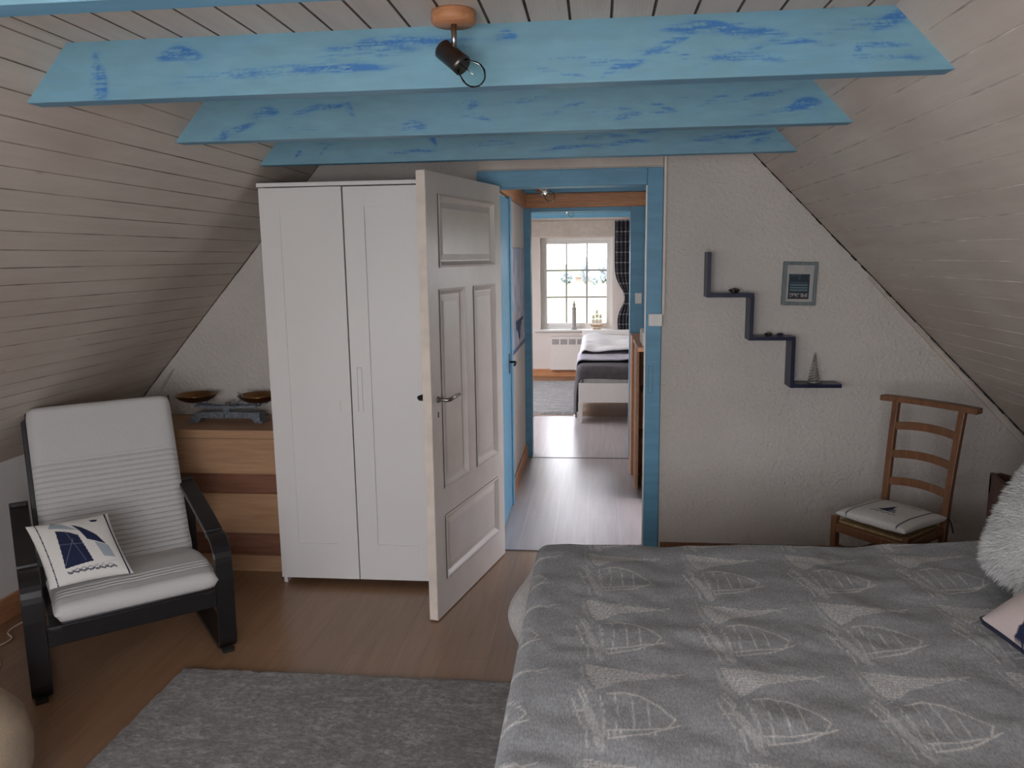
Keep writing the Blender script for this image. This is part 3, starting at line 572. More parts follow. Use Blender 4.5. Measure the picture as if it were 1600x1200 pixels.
for yy in (-.022, .022): b.prism([(-.175, .085), (-.165, .092), (0, .082), (.165, .092), (.175, .085), (.165, .078), (0, .068), (-.165, .078)], yy-.004, yy+.004)
for s_ in (-1, 1): b.tube([(s_*.165, -.028, .085), (s_*.165, .028, .085)], .006, 8); b.tube([(s_*.165, 0, .088), (s_*.165, 0, .104)], .007, 8); b.tube([(s_*.165-.05, 0, .1), (s_*.165+.05, 0, .1)], .005, 8)
b.build('balance_beam', 'iron', bs)
b = MB(); b.tube([(-.012, 0, .085), (-.006, 0, .10), (.006, 0, .10), (.012, 0, .085)], .005, 8); b.box(-.012, .012, -.008, .008, .088, .104); b.build('centre_bracket', 'steel', bs)
b = MB(); b.tube([(.05, 0, .085), (.06, 0, .105), (.078, 0, .118), (.082, 0, .135), (.07, 0, .148), (.058, 0, .150), (.054, 0, .156)], [.004, .006, .005, .004, .003, .003, .001], 8); b.tube([(.03, 0, .088), (.065, 0, .10), (.085, 0, .092)], [.003, .007, .003], 8); b.build('pointer', 'iron', bs)
for s_ in (-1, 1):
    b = MB(); b.lathe([(0.03, 0), (0.06, 0.005), (0.085, 0.018), (0.102, 0.036), (0.107, 0.037), (0.104, 0.033), (0.087, 0.014), (0.06, 0.0005), (0.03, -0.004)][::1], Matrix.Translation((s_*.165-(.005 if s_ < 0 else -.005), 0, .106)), 40)
    b.lathe([(0.0, 0.0), (0.031, 0.0)], Matrix.Translation((s_*.165, 0, .106)), 24); b.build('brass_pan', 'brass', bs)

# ------------------------------------------------------------------ bentwood armchair
CH = thing('armchair', (-1.973+0.77*0.325, 2.425+0.64*0.325, 0), math.atan2(0.64, 0.77), 'black bentwood armchair with striped light-grey cushions at the left wall', 'armchair')
# local: x lateral (left -0.325 .. +0.325), y = backwards (away from the viewer) ; ribbon path is (y,z)
def arc(cx, cz, r, a0, a1, n=10): return [(cx+r*math.cos(math.radians(a0+(a1-a0)*k/n)), cz+r*math.sin(math.radians(a0+(a1-a0)*k/n))) for k in range(n+1)]
side = [(0.66, 0.570), (0.55, 0.555), (0.42, 0.535), (0.25, 0.503), (0.12, 0.475)]
side += arc(0.085, 0.377, 0.09, 70, 178, 9)
side += [(-0.008, 0.31), (-0.004, 0.22), (0.000, 0.10), (0.0, 0.075)]
side += arc(0.060, 0.072, 0.06, 185, 265, 8) 
side += [(0.12, 0.014), (0.40, 0.018), (0.62, 0.03), (0.70, 0.04)]
side = [(y, max(z, 0.016)) for y, z in side]
for sgn in (-1, 1):
    a0 = sgn*0.325-0.034; MB().ribbon(side, a0, a0+0.068, 0.022).build('arm_frame', 'black_wood', CH, 0.003)
    MB().box(a0+0.01, a0+0.05, -0.01, 0.03, 0, 0.012).build('foot_pad', 'dark', CH)
# seat/back frame
bp = [(-0.015, 0.262), (0.12, 0.262), (0.30, 0.235), (0.45, 0.21), (0.53, 0.23), (0.58, 0.31), (0.66, 0.54), (0.735, 0.77), (0.785, 0.935)]
for sgn in (-1, 1):
    a0 = sgn*0.262-0.02; MB().ribbon(bp, a0, a0+0.04, 0.022).build('back_frame', 'black_wood', CH, 0.003)
MB().box(-0.292, 0.292, -0.012, 0.012, 0.205, 0.278).build('front_rail', 'black_wood', CH, 0.004)
MB().box(-0.292, 0.292, 0.60, 0.624, 0.38, 0.44).build('rear_rail', 'black_wood', CH, 0.004)
MB().box(-0.25, 0.25, 0.735, 0.755, 0.80, 0.86).build('head_rail', 'black_wood', CH, 0.004)
for sgn in (-1, 1): MB().ribbon([(0.64, 0.03), (0.63, 0.2), (0.615, 0.40), (0.62, 0.585)], sgn*0.325-0.03, sgn*0.325+0.03, 0.02).build('rear_post', 'black_wood', CH, 0.003)
def cushion(name, path, hw, th, ribs, ribz, parent, ns=180, x0=0.0):
    P = np.array(path, float); seg = np.r_[0, np.cumsum(np.hypot(*np.diff(P, axis=0).T))]; L = seg[-1]
    def frame(s):
        s = np.clip(s, 0, L); y = np.interp(s, seg, P[:, 0]); z = np.interp(s, seg, P[:, 1]); e = 0.03
        ty = np.interp(np.clip(s+e, 0, L), seg, P[:, 0])-np.interp(np.clip(s-e, 0, L), seg, P[:, 0]); tz = np.interp(np.clip(s+e, 0, L), seg, P[:, 1])-np.interp(np.clip(s-e, 0, L), seg, P[:, 1]); n = np.hypot(ty, tz); return y, z, ty/n, tz/n
    # closed rounded-rectangle loop (px along the path, py across the thickness) for each lateral slice
    e = 0.5*th/(L/2)*0.9; ca = np.linspace(0, np.pi/2, 7)
    px_ = np.r_[np.linspace(-1+e, 1-e, ns), 1-e+e*np.sin(ca[1:]), 1-e+e*np.cos(ca[1:]), np.linspace(1-e, -1+e, 24)[1:], -1+e-e*np.sin(ca[1:]), -1+e-e*np.cos(ca[1:])]
    py_ = np.r_[np.ones(ns), np.cos(ca[1:]), -np.sin(ca[1:]), -np.ones(23), -np.cos(ca[1:]), np.sin(ca[1:])]
    def pp(u): i = np.clip(np.round(u).astype(int), 0, len(px_)-1); return px_[i], py_[i]
    def pos(u, v):
        tt = th/2*np.sqrt(np.clip(1-np.abs(v)**18, 0, 1)); px, py = pp(u)
        s = L/2+px*(L/2-0.012*np.abs(v)**20); y, z, ty, tz = frame(s)
        rib = np.where((py > .9) & (s > ribz[0]) & (s < ribz[1]), 0.0045*np.abs(np.sin(np.pi*s/ribs))-0.003, 0)
        off = py*tt+rib+0.004*(vnoise(v*2, s*4, 2, 8)-.5)*(py > 0); ny, nz = -tz, ty
        return np.stack([x0+v*(hw-0.008*np.abs(px)**24), y+ny*off, z+nz*off], 1)
    def col(u, v):
        px, py = pp(u); s = L/2+px*L/2; c = np.ones((len(u), 3))*np.array([0.56, 0.55, 0.535])
        line = (s/ribs) % 1.0; line = np.minimum(line, 1-line)*ribs; inr = (s > ribz[0]) & (s < ribz[1]) & (py > .5)
        return blend(c, np.clip(1.2-line/0.0026, 0, 1)*inr*(0.45+0.5*vnoise(v*3, s*20, 5)), (0.20, 0.20, 0.215))
    return grid(name, np.arange(len(px_)), np.linspace(-1, 1, 34), pos, col, 'fabric', parent)
# seat cushion (front -> back) and back cushion (bottom -> top): normal must face up/front
seat_path = [(-0.04, 0.318), (0.10, 0.335), (0.25, 0.320), (0.40, 0.29), (0.50, 0.275)]
back_path = [(0.44, 0.285), (0.51, 0.37), (0.60, 0.59), (0.68, 0.805), (0.735, 0.955)]
cushion('seat_cushion', seat_path, 0.285, 0.075, 0.021, (0.08, 0.7), CH, x0=0.02)
cushion('back_cushion', back_path, 0.284, 0.060, 0.023, (0.0, 0.50), CH, x0=0.02)
b = MB(); bpz = [(y-0.005, z) for y, z in back_path]
for sgn in (-1, 1): b.tube([(0.02+sgn*0.283, y+0.012, z-0.002) for y, z in bpz], 0.0035, 6)
b.build('piping', 'rim', CH)
MB().tube([(-0.242, -0.052, 0.300), (0.282, -0.052, 0.300)], 0.003, 6).build('piping', 'rim', CH)

# ------------------------------------------------------------------ square cushions with printed boats
def pillow(name, size, th, col, mat, parent=None, n=90, rnd=0.0, thp=0.5, shear=0.0):
    s = size/2
    def pos(u, v, sg):
        e = np.clip((1-u**2)*(1-v**2), 0, 1)**thp; q = 1-rnd*u**2*v**2; k = q*(1-0.06*(1-v**2)*np.abs(u)**3); k2 = q*(1-0.06*(1-u**2)*np.abs(v)**3)
        return np.stack([u*s*k-shear*v*s, v*s*k2, sg*th/2*e+0.004*vnoise(u, v, 3, 3)*e], 1)
    U = np.linspace(-1, 1, n)
    def pos2(w, v):
        # w in [0,2]: front for w<1, back for w>1 (closed sheet)
        f = w <= 1; uu = np.where(f, -1+2*w, 3-2*w); uu = np.sin(uu*np.pi/2)*0.4+uu*0.6; vv = np.clip(v, -1, 1); return pos(uu, vv, np.where(f, 1, -1))
    def c2(w, v):
        f = w <= 1; uu = np.where(f, -1+2*w, 3-2*w); uu = np.sin(uu*np.pi/2)*0.4+uu*0.6; c = col(uu, v); c[~f] = col(uu[~f]*0+0.99, v[~f]*0+0.99); return c
    o = grid(name, np.linspace(0, 2, 2*n), np.linspace(-1, 1, n), pos2, c2, mat, parent)
    me = o.data; bm = bmesh.new(); bm.from_mesh(me); bmesh.ops.remove_doubles(bm, verts=bm.verts, dist=1e-5); bm.to_mesh(me); bm.free(); return o
NAVY = (0.018, 0.024, 0.06); LGREY = (0.33, 0.38, 0.42); WH = (0.70, 0.68, 0.64)
def boat_print(u, v):
    c = np.ones((len(u), 3))*np.array(WH)
    c = blend(c, inpoly(u, v, [(-.42, .95), (-.20, .78), (.12, .45), (-.05, .52), (-.30, .62), (-.55, .70)]), LGREY)
    c = blend(c, inpoly(u, v, [(-.42, .56), (-.15, .45), (.05, .30), (.10, -.05), (.17, -.55), (-.52, -.62), (-.47, -.1)]), NAVY)
    for sg in ((-.5, -.55, -.1, .2), (-.2, .45, .0, -.5), (-.45, .1, .12, .0)): c = blend(c, np.clip(1-segd(u, v, *sg)/.012, 0, 1)*.5, (0.3, 0.33, 0.4))
    c = blend(c, inpoly(u, v, [(-.02, .72), (.20, .55), (.48, .22), (.62, -.10), (.36, .05), (.22, .12), (.12, .45)]), NAVY)
    c = blend(c, inpoly(u, v, [(.36, .02), (.66, -.14), (.72, -.52), (.45, -.45)]), LGREY)
    for sg in ((.0, .88, .3, .75), (.05, .82, .42, .62), (-.5, -.72, .7, -.60)): c = blend(c, np.clip(1-segd(u, v, *sg)/.010, 0, 1)*.7, (0.2, 0.22, 0.3))
    c = blend(c, inpoly(u, v, [(.45, .80), (.68, .78), (.62, .70), (.50, .70)]), NAVY)
    w_ = 0.04*np.sin(u*40)+0.02*np.sin(u*91); hull = (np.abs(v+.76+w_*.4+.02*u) < .028) & (np.abs(u-.08) < .58); c = blend(c, hull, NAVY, .85)
    hull = (np.abs(v+.70-w_*.5) < .018) & (np.abs(u-.1) < .5); c = blend(c, hull, NAVY, .5)
    st = (np.abs(u+.80) < .018) & (((v*16) % 1) < .86); c = blend(c, st, NAVY)
    c = blend(c, (np.abs(u-.90) < .022), NAVY); return c
p = pillow('scatter_cushion', 0.275, 0.09, boat_print, 'fabric', n=170, shear=0.2)
tag(p, 'white cushion printed with a navy sailing boat, leaning in the armchair', 'cushion')
# orientation: columns = local x (width), y (height), z (face normal)
BL_, BR_ = Vector((-1.968, 2.483, 0.398)), Vector((-1.766, 2.642, 0.398))
ex = (BR_-BL_).normalized(); back_dir = Vector((-0.64, 0.77, 0)); ey = (Vector((0, 0, 1))*0.68+back_dir*0.73); ey -= ex*ey.dot(ex); ey.normalize(); ez = ex.cross(ey)
mm = Matrix((ex, ey, ez)).transposed().to_4x4(); mm.translation = (BL_+BR_)/2+ey*0.132+ez*0.014; p.matrix_world = mm

# ------------------------------------------------------------------ rugs
def rug(name, x0, x1, y0, y1, label, th=0.024, step=0.02):
    U = np.arange(x0, x1+1e-6, step/1); V = np.arange(y0, y1+1e-6, step)
    def pos(u, v):
        e = np.minimum.reduce([u-x0, x1-u, v-y0, y1-v]); z = th*np.clip(e/0.015, 0, 1)+0.001; z = z+(vnoise(u, v, 70, 2)-.5)*0.006*(e > 0.01); jx = (vnoise(u, v, 60, 3)-.5)*0.010; jy = (vnoise(u, v, 60, 4)-.5)*0.010
        return np.stack([u+jx, v+jy, np.maximum(z, 0.001)], 1)
    o = grid(name, U, V, pos, None, 'shag', smooth=True); return tag(rebase(o), label, 'rug')
rug('shaggy_rug', -1.58, -0.06, 0.75, 2.675, 'grey mottled shaggy rug on the floor beside the big bed', step=0.009)
rug('shaggy_rug', -1.45, -0.20, 7.70, 9.75, 'pale grey shaggy rug in the back bedroom beside the white bed', step=0.03)

# ------------------------------------------------------------------ big bed with boat-patterned spread
FX, FYB, NYB, HXB, TOP = -0.16, 2.615, 0.95, 1.78, 0.57
bed = thing('double_bed', ((FX+HXB)/2, (FYB+NYB)/2, 0), 0, 'wide double bed under the grey spread in the right foreground', 'bed')
cx, cy = (FX+HXB)/2, (FYB+NYB)/2
MB().box(FX+.06-cx, HXB-cx, NYB+.06-cy, FYB-.06-cy, 0.28, 0.525).build('mattress', 'mattress', bed, 0.04, seg=4)
MB().box(FX+.07-cx, HXB-cx, NYB+.07-cy, FYB-.07-cy, 0.14, 0.278).build('bed_base', 'dark_wood', bed, 0.01)
for xx in (FX+.15, HXB-.1):
    for yy in (NYB+.15, FYB-.15): MB().tube([(xx-cx, yy-cy, 0), (xx-cx, yy-cy, 0.14)], [0.02, 0.028], 12).build('leg', 'dark_wood', bed)
MB().box(HXB-cx+.005, HXB-cx+.045, NYB-cy, FYB-cy, 0.10, 0.80).build('headboard', 'dark_wood', bed, 0.01)
TA = 0.323
def spread_col(s, t):
    # s along the bed from foot to head, t across (far edge = 0, towards camera negative)
    c = np.ones((len(s), 3))*np.array([0.325, 0.332, 0.335]); X = s+FX; Y = t+FYB
    c *= (0.92+0.16*vnoise(X, Y*3, 60, 9))[:, None]
    LN = (0.66, 0.64, 0.60)
    def stroke(px, py, segs, w, k):
        nonlocal c
        m_ = np.zeros(len(px))
        for sg in segs: m_ = np.maximum(m_, np.clip(1.35-segd(px, py, *sg)/w, 0, 1))
        c = blend(c, m_*k*(0.55+0.5*vnoise(X, Y, 160, 4)), LN)
    # motif rows (centres in Y): boats and hatched sails alternate
    for row in range(-1, 7):
        yb = 1.93-0.365*(row-2) if False else 1.93+0.365*(2-row)
        # boats
        off = 0.085+0.0*row; px = ((X-off+TA/2) % TA)-TA/2; py = Y-yb; near = np.abs(py) < 0.19
        if near.any():
            i = np.where(near)[0]; c0 = c; ctmp = c[i]; px_, py_ = px[i], py[i]; Xs, Ys = X[i], Y[i]
            py_ = py_/1.42; w_s = 1
            def st(segs, w, k, col=LN):
                nonlocal ctmp
                m_ = np.zeros(len(px_))
                for sg in segs: m_ = np.maximum(m_, np.clip(1.4-segd(px_, py_, *sg)/w, 0, 1))
                ctmp = blend(ctmp, np.clip(m_*k*(0.85+0.4*vnoise(Xs, Ys, 160, 4)), 0, 1), col)
            cur = [(-.055, .075), (-.02, .082), (.02, .072), (.055, .050), (.088, .018)]
            st([(*cur[k], *cur[k+1]) for k in range(4)], .0022, .85)
            st([(.088, .018, .068, -.008), (.068, -.008, .095, .002), (.095, .002, .02, -.028), (.02, -.028, -.055, -.040), (.068, -.008, .0, -.018), (0, -.018, -.06, -.022)], .0020, .8)
            st([(-.075, .07, -.062, .02), (-.062, .02, -.068, -.035), (-.04, .078, -.035, .03), (-.035, .03, -.04, -.02), (-.005, .078, .0, .03), (0, .03, -.003, -.018), (.03, .066, .034, .02), (.034, .02, .03, -.013)], .0016, .7)
            st([(-.055+.012*k, -.022, -.056+.012*k, -.04+.0015*k) for k in range(9)], .0011, .6)
            st([(-.125, .085, -.095, .02), (-.095, .02, -.082, -.055), (-.135, .06, -.115, -.005), (-.115, .09, -.10, .05), (-.13, .03, -.11, .03), (-.105, -.01, -.10, -.06)], .0022, .7)
            blob = inpoly(px_, py_, [(-.112, .045), (-.092, .035), (-.075, -.01), (-.062, -.062), (-.074, -.070), (-.090, -.03), (-.108, .015)]); ctmp = blend(ctmp, blob, (0.47, 0.47, 0.46), .85)
            sp = inpoly(px_, py_, [(-.078, .06), (-.066, .03), (-.060, -.05), (-.07, -.02)]); ctmp = blend(ctmp, sp, (0.48, 0.48, 0.47), .6)
            c[i] = ctmp
        yh = yb-0.17; off = 0.06; px = ((X-off+TA/2) % TA)-TA/2; py = Y-yh; near = np.abs(py) < 0.10
        if near.any():
            i = np.where(near)[0]; px_, py_ = px[i], py[i]/1.3; sub = c[i]; Xs, Ys = X[i], Y[i]
            tri = inpoly(px_, py_, [(-.085, .040), (-.03, .030), (.03, .018), (.10, .012), (.118, .006), (.05, -.012), (0, -.024), (-.055, -.062), (-.075, -.02)])
            h1 = np.abs((((px_+py_*0.9)/.0115) % 1)-.5) < .17; h2 = np.abs(((py_/.0085+px_*9) % 1)-.5) < .2
            sub = blend(sub, tri, (0.40, 0.40, 0.395), .8); sub = blend(sub, tri & (h1 | h2), (0.62, 0.605, 0.58), .8)
            c2 = inpoly(px_, py_, [(-.098, .05), (-.092, .045), (-.082, -.02), (-.062, -.068), (-.07, -.068), (-.094, -.02)]); sub = blend(sub, c2, (0.46, 0.46, 0.45), .7)
            m_ = np.clip(1.4-np.minimum(segd(px_, py_, .118, .006, .150, .016), segd(px_, py_, .10, .014, .135, .000))/.002, 0, 1); sub = blend(sub, m_, LN, .7)
            c[i] = sub
    hem = (s < -0.06); c = blend(c, hem, (0.50, 0.48, 0.45), .75); return c
def spread_pos(s, t):
    Wd = FYB-NYB; a_ = np.maximum(0, -s); b_ = np.maximum(0, t); c_ = np.maximum(0, -Wd-t); bb = np.where(b_ > 0, b_, -c_)
    d = np.hypot(a_, bb)+1e-9; dx, dy = -a_/d, bb/d; r = 0.045; an = np.minimum(d/r, np.pi/2); out = r*np.sin(an); drop = r*(1-np.cos(an)); rest = np.maximum(0, d-r*np.pi/2); drop += rest
    X = FX+np.maximum(s, 0); Y = np.clip(t, -Wd, 0)+FYB
    # folds of the hanging part, a fuller bulge at the far foot corner
    fold = 0.02*np.sin(Y*9+1)*np.clip(rest*5, 0, 1)+0.012*np.sin(X*14)*np.clip(rest*5, 0, 1)
    bul = 0.085*np.exp(-((Y-2.44)/0.13)**2)*np.sin(np.clip(rest/0.26, 0, 1)*np.pi)*(a_ > 0)
    out = out*1.0+rest*0.015+fold*0.35+bul
    Z = TOP-drop
    wr_ = 0.014*(vnoise(X, Y, 3.1, 11)-.5)+0.009*(vnoise(X+Y*.6, Y*1.6-X*.3, 7, 12)-.5)+0.004*(vnoise(X, Y, 22, 13)-.5)
    far = np.exp(-((t)/0.30)**2); wr_ += far*0.012*(vnoise(X, Y, 9, 14)-.5)
    top = np.clip(1-rest*8, 0, 1); rise = 0.030*np.clip((X-0.2)/1.0, 0, 1); mid = -0.012*np.exp(-((X-.75)/.35)**2)*far
    Z = Z+(wr_+rise+mid)*top; slant = 0.055*np.clip((X-FX)/1.2, 0, 1)*np.clip((t+0.5)/0.5, 0, 1.0)
    return np.stack([X+dx*out*(d > 1e-6), Y+dy*out*(d > 1e-6)+slant, np.maximum(Z, 0.035)], 1)
U = np.r_[np.arange(-0.50, 0.0, 0.012), np.arange(0, 1.62, 0.0042), np.arange(1.62, 1.93, 0.02)]
V = np.r_[np.arange(-2.10, -1.40, 0.02), np.arange(-1.40, 0.03, 0.0042), np.arange(0.03, 0.52, 0.012)]
sp = grid('bedspread', U, V, spread_pos, spread_col, 'spread', solid=0.006)
tag(sp, 'grey woven bedspread with pale sailing-boat pattern over the big bed', 'bedspread'); rebase(sp)

# fluffy pillow and rose pillow at the bed head
fp = thing('fluffy_pillow', (1.42, 2.19, 0.79), 0, 'shaggy white fake-fur pillow leaning at the bed head, right edge', 'pillow')
def white(u, v): return np.ones((len(u), 3))*np.array([0.6, 0.6, 0.58])
core = pillow('pillow_core', 0.42, 0.20, white, 'fluff', fp, 60, rnd=0.12)
# tufts
bm = bmesh.new(); me0 = core.data; vs = me0.vertices
for k in range(26000):
    v = vs[random.randrange(len(vs))]
    co = v.co+Vector((random.uniform(-.008, .008), random.uniform(-.008, .008), 0)); n_ = v.normal.copy()
    t_ = (n_+Vector((random.uniform(-.8, .8), random.uniform(-1.3, .3), random.uniform(-.5, .5)))).normalized()
    L = random.uniform(.010, .022); sd = t_.cross(n_+Vector((.1, .2, .1))).normalized()*0.0011
    a1 = co+t_*L*.5; a2 = co+t_*L+Vector((0, -.006, 0)); q = [bm.verts.new(x) for x in (co-sd, co+sd, a1+sd*.8, a1-sd*.8, a2)]
    bm.faces.new(q[:4]); bm.faces.new((q[3], q[2], q[4]))
me = bpy.data.meshes.new('fur'); bm.to_mesh(me); bm.free(); me.materials.append(M['fluff']); fo = bpy.data.objects.new('fur', me); C.objects.link(fo); fo.parent = fp; fo['kind'] = 'stuff'
def orient(o, ex, ey, loc):
    ex, ey = Vector(ex).normalized(), Vector(ey); ey = (ey-ex*ey.dot(ex)).normalized(); ez = ex.cross(ey)
    mm = Matrix((ex, ey, ez)).transposed().to_4x4(); mm.translation = Vector(loc); o.matrix_world = mm
orient(fp, (0.08, -1, 0), (0.42, 0, 0.9), (1.235, 2.16, 0.825))
rp = thing('round_edged_pillow', (1.27, 1.90, 0.675), 0, 'pale rose pillow with navy piping lying in front of the fluffy one', 'pillow')
rp.name = 'piped_pillow'
def rose(u, v):
    c = np.ones((len(u), 3))*np.array([0.58, 0.49, 0.46]); c = blend(c, inpoly(u, v, [(-.35, -1), (-.1, -.2), (.2, .2), (1.1, .3), (1.1, -1.1)]), NAVY); return c
pillow('pillow_body', 0.44, 0.22, rose, 'fabric', rp, 70)
n_ = 90; pp = []
for k in range(n_):
    a_ = 2*PI*k/n_; c_, s_ = math.cos(a_), math.sin(a_); q = max(abs(c_), abs(s_)); u_, v_ = c_/q, s_/q; pp.append((u_*.22*(1-0.06*(1-v_**2)*abs(u_)**3), v_*.22*(1-0.06*(1-u_**2)*abs(v_)**3), 0))
MB().tube(pp, 0.006, 8, closed=True).build('piping', 'navy_cloth', rp)
orient(rp, (0.05, -1, 0), (0.9, 0, 0.42), (1.165, 1.755, 0.742))

# ------------------------------------------------------------------ low chair with cushion by the textured wall
sc_a = math.atan2(0.6, 0.8)  # facing direction is (-.8,-.6)
LC = thing('rush_chair', (1.285, 3.425, 0), 0, 'low ladder-back wooden chair with T-shaped top rail by the textured wall', 'chair')
fw = Vector((-0.78, -0.626, 0)).normalized(); lt = Vector((0.626, -0.78, 0)).normalized()  # forward, lateral (towards camera/right)
LC.scale = (0.82, 0.88, 1); LC.rotation_euler = (0, 0, math.atan2(lt.y, lt.x))   # local x = lateral, local y = backwards (= rot of x by 90deg)
HW, SH = 0.20, 0.40
def post(x0, y0, x1, y1, z1, s0, name, ra=0.0):
    b = MB(); n = 7; pts = [(x0+(x1-x0)*k/n, y0+(y1-y0)*k/n, z1*k/n) for k in range(n+1)]
    for k in range(n):
        r0 = s0; A = [b.bm.verts.new((pts[k][0]+dx*r0, pts[k][1]+dy*r0, pts[k][2])) for dx, dy in ((-1, -1), (1, -1), (1, 1), (-1, 1))]; B = [b.bm.verts.new((pts[k+1][0]+dx*r0, pts[k+1][1]+dy*r0, pts[k+1][2])) for dx, dy in ((-1, -1), (1, -1), (1, 1), (-1, 1))]
        for j in range(4): b.bm.faces.new((A[j], A[(j+1) % 4], B[(j+1) % 4], B[j]))
        if k == 0: b.bm.faces.new(A[::-1])
        if k == n-1: b.bm.faces.new(B)
    return b.build(name, 'walnut', LC, 0.004)
for s_ in (-1, 1):
    post(s_*HW*.98, -0.20, s_*HW, -0.20, SH+0.025, 0.017, 'leg')
    # rear post: straight to the seat, then leaning back
    b = MB(); P_ = [(s_*.165, .165, 0), (s_*.165, .165, SH*.5), (s_*.168, .165, SH), (s_*.170, .180, .55), (s_*.175, .205, .72), (s_*.180, .235, .893)]
    for k in range(5):
        A = [b.bm.verts.new((P_[k][0]+dx*.017, P_[k][1]+dy*.015, P_[k][2])) for dx, dy in ((-1, -1), (1, -1), (1, 1), (-1, 1))]; B = [b.bm.verts.new((P_[k+1][0]+dx*.017, P_[k+1][1]+dy*.015, P_[k+1][2])) for dx, dy in ((-1, -1), (1, -1), (1, 1), (-1, 1))]
        for j in range(4): b.bm.faces.new((A[j], A[(j+1) % 4], B[(j+1) % 4], B[j]))
    b.build('rear_post', 'walnut', LC, 0.003)
b = MB(); n = 14
def curved(name, hw, yc, z0, z1, bow, th, arch=0.0):
    b = MB(); 
    pr = None
    for k in range(n+1):
        u = -1+2*k/n; x = u*hw; y = yc+bow*(1-u*u); za = z0+arch*(1-u*u); zb2 = z1+arch*(1-u*u)
        q = [b.bm.verts.new(p_) for p_ in ((x, y, za), (x, y+th, za), (x, y+th, zb2), (x, y, zb2))]
        if pr:
            for j in range(4): b.bm.faces.new((pr[j], pr[(j+1) % 4], q[(j+1) % 4], q[j]))
        else: b.bm.faces.new(q)
        pr = q
    b.bm.faces.new(pr); return b.build(name, 'walnut', LC, 0.003)
curved('top_rail', 0.262, 0.207, 0.890, 0.915, 0.025, 0.055)
for z0, yc, hw in ((0.765, 0.206, .172), (0.638, 0.185, .17), (0.515, 0.168, .168)): curved('back_slat', hw, yc, z0, z0+0.036, 0.022, 0.012, 0.012)
MB().prism([(-HW-.01, -.215), (HW+.01, -.215), (.175, .155), (-.175, .155)], SH-0.045, SH-0.005, 'Z').build('seat_frame', 'walnut', LC, 0.006)
MB().prism([(-HW+.01, -.195), (HW-.01, -.195), (.155, .14), (-.155, .14)], SH-0.006, SH+0.006, 'Z').build('rush_seat', 'rush', LC, 0.004)
for z_ in (0.12, 0.26):
    MB().tube([(-HW, -.2, z_+.03), (HW, -.2, z_+.03)], .010).build('stretcher', 'walnut', LC); MB().tube([(-.165, .165, z_), (.165, .165, z_)], .010).build('stretcher', 'walnut', LC)
    for s_ in (-1, 1): MB().tube([(s_*HW, -.2, z_-.02), (s_*.165, .165, z_-.02)], .010).build('stretcher', 'walnut', LC)
def pad(u, v):
    c = np.ones((len(u), 3))*np.array([0.60, 0.58, 0.54])
    for x_ in (-.72, .72):
        c = blend(c, (np.abs(u-x_) < .022), NAVY, .9)
    c = blend(c, inpoly(u, v, [(-.22, -.30), (.16, -.30), (.02, .12), (-.02, .35), (-.12, .0)]), NAVY)
    c = blend(c, inpoly(u, v, [(.06, -.28), (.28, -.30), (.08, .10)]), (0.2, 0.22, 0.27))
    w_ = .03*np.sin(u*35); c = blend(c, (np.abs(v+.42+w_) < .03) & (np.abs(u) < .35), (0.16, 0.17, 0.2), .8); c = blend(c, (np.abs(v-.62-w_) < .02) & (np.abs(u-.33) < .16), (0.12, 0.13, 0.17), .9)
    return c
pc = thing('chair_pad', (1.285, 3.425, SH+0.008), 0, 'thin white seat pad with navy boat print on the ladder-back chair', 'cushion'); pc.rotation_euler = LC.rotation_euler; pc.scale = (0.88, 0.88, 1.1)
o = pillow('pad_body', 0.36, 0.055, pad, 'fabric', pc, 80, thp=0.28); o.location = (0, -0.03, 0.028)
for s_ in (-1, 1): MB().tube([(s_*.17, .13, .02), (s_*.185, .15, .03), (s_*.19, .165, .005), (s_*.20, .17, -.03)], .003, 6).build('tie', 'navy_cloth', pc)

# ------------------------------------------------------------------ bedside table and lamp, right edge
nt = thing('bedside_table', (1.72, 2.99, 0), 0, 'dark wooden bedside table with curved gallery behind the pillows', 'table')
MB().box(-.185, .19, -.17, .17, .60, .625).build('table_top', 'dark_wood', nt, 0.004)
for sx_ in (-1, 1):
    for sy_ in (-1, 1): MB().box(sx_*.165-.018, sx_*.165+.018, sy_*.15-.018, sy_*.15+.018, 0, .60).build('leg', 'dark_wood', nt, 0.003)
b = MB(); b.prism([(-.19, .625), (.19, .625), (.19, .70), (.15, .705), (.08, .685), (0, .68), (-.08, .685), (-.15, .705), (-.19, .70)], .155, .17); b.build('gallery', 'dark_wood', nt, 0.002)
b = MB(); b.prism([(-.17, .0), (.17, 0), (.17, .705), (.12, .70), (0, .675), (-.12, .70), (-.17, .705)], -.19, -.175, 'X'); b.build('side_panel', 'dark_wood', nt, 0.002)
MB().box(-.17, .17, -.168, -.155, .42, .595).build('drawer', 'dark_wood', nt, 0.004)
lp = thing('table_lamp', (1.74, 3.05, 0.6255), 0, 'small table lamp with beige cone shade on the bedside table', 'lamp')
MB().lathe([(0.0, 0), (0.05, 0), (0.052, 0.01), (0.02, 0.02), (0.012, 0.06), (0.012, 0.12), (0, 0.12)]).build('lamp_base', 'dark_wood', lp)
MB().lathe([(0.145, 0.105), (0.065, 0.27), (0.063, 0.27), (0.143, 0.105), (0.145, 0.105)]).build('lamp_shade', 'shade', lp)
MB().tube([(-.13, -.02, .10), (-.155, -.02, .095)], .012, 10).build('switch', 'dark', lp)

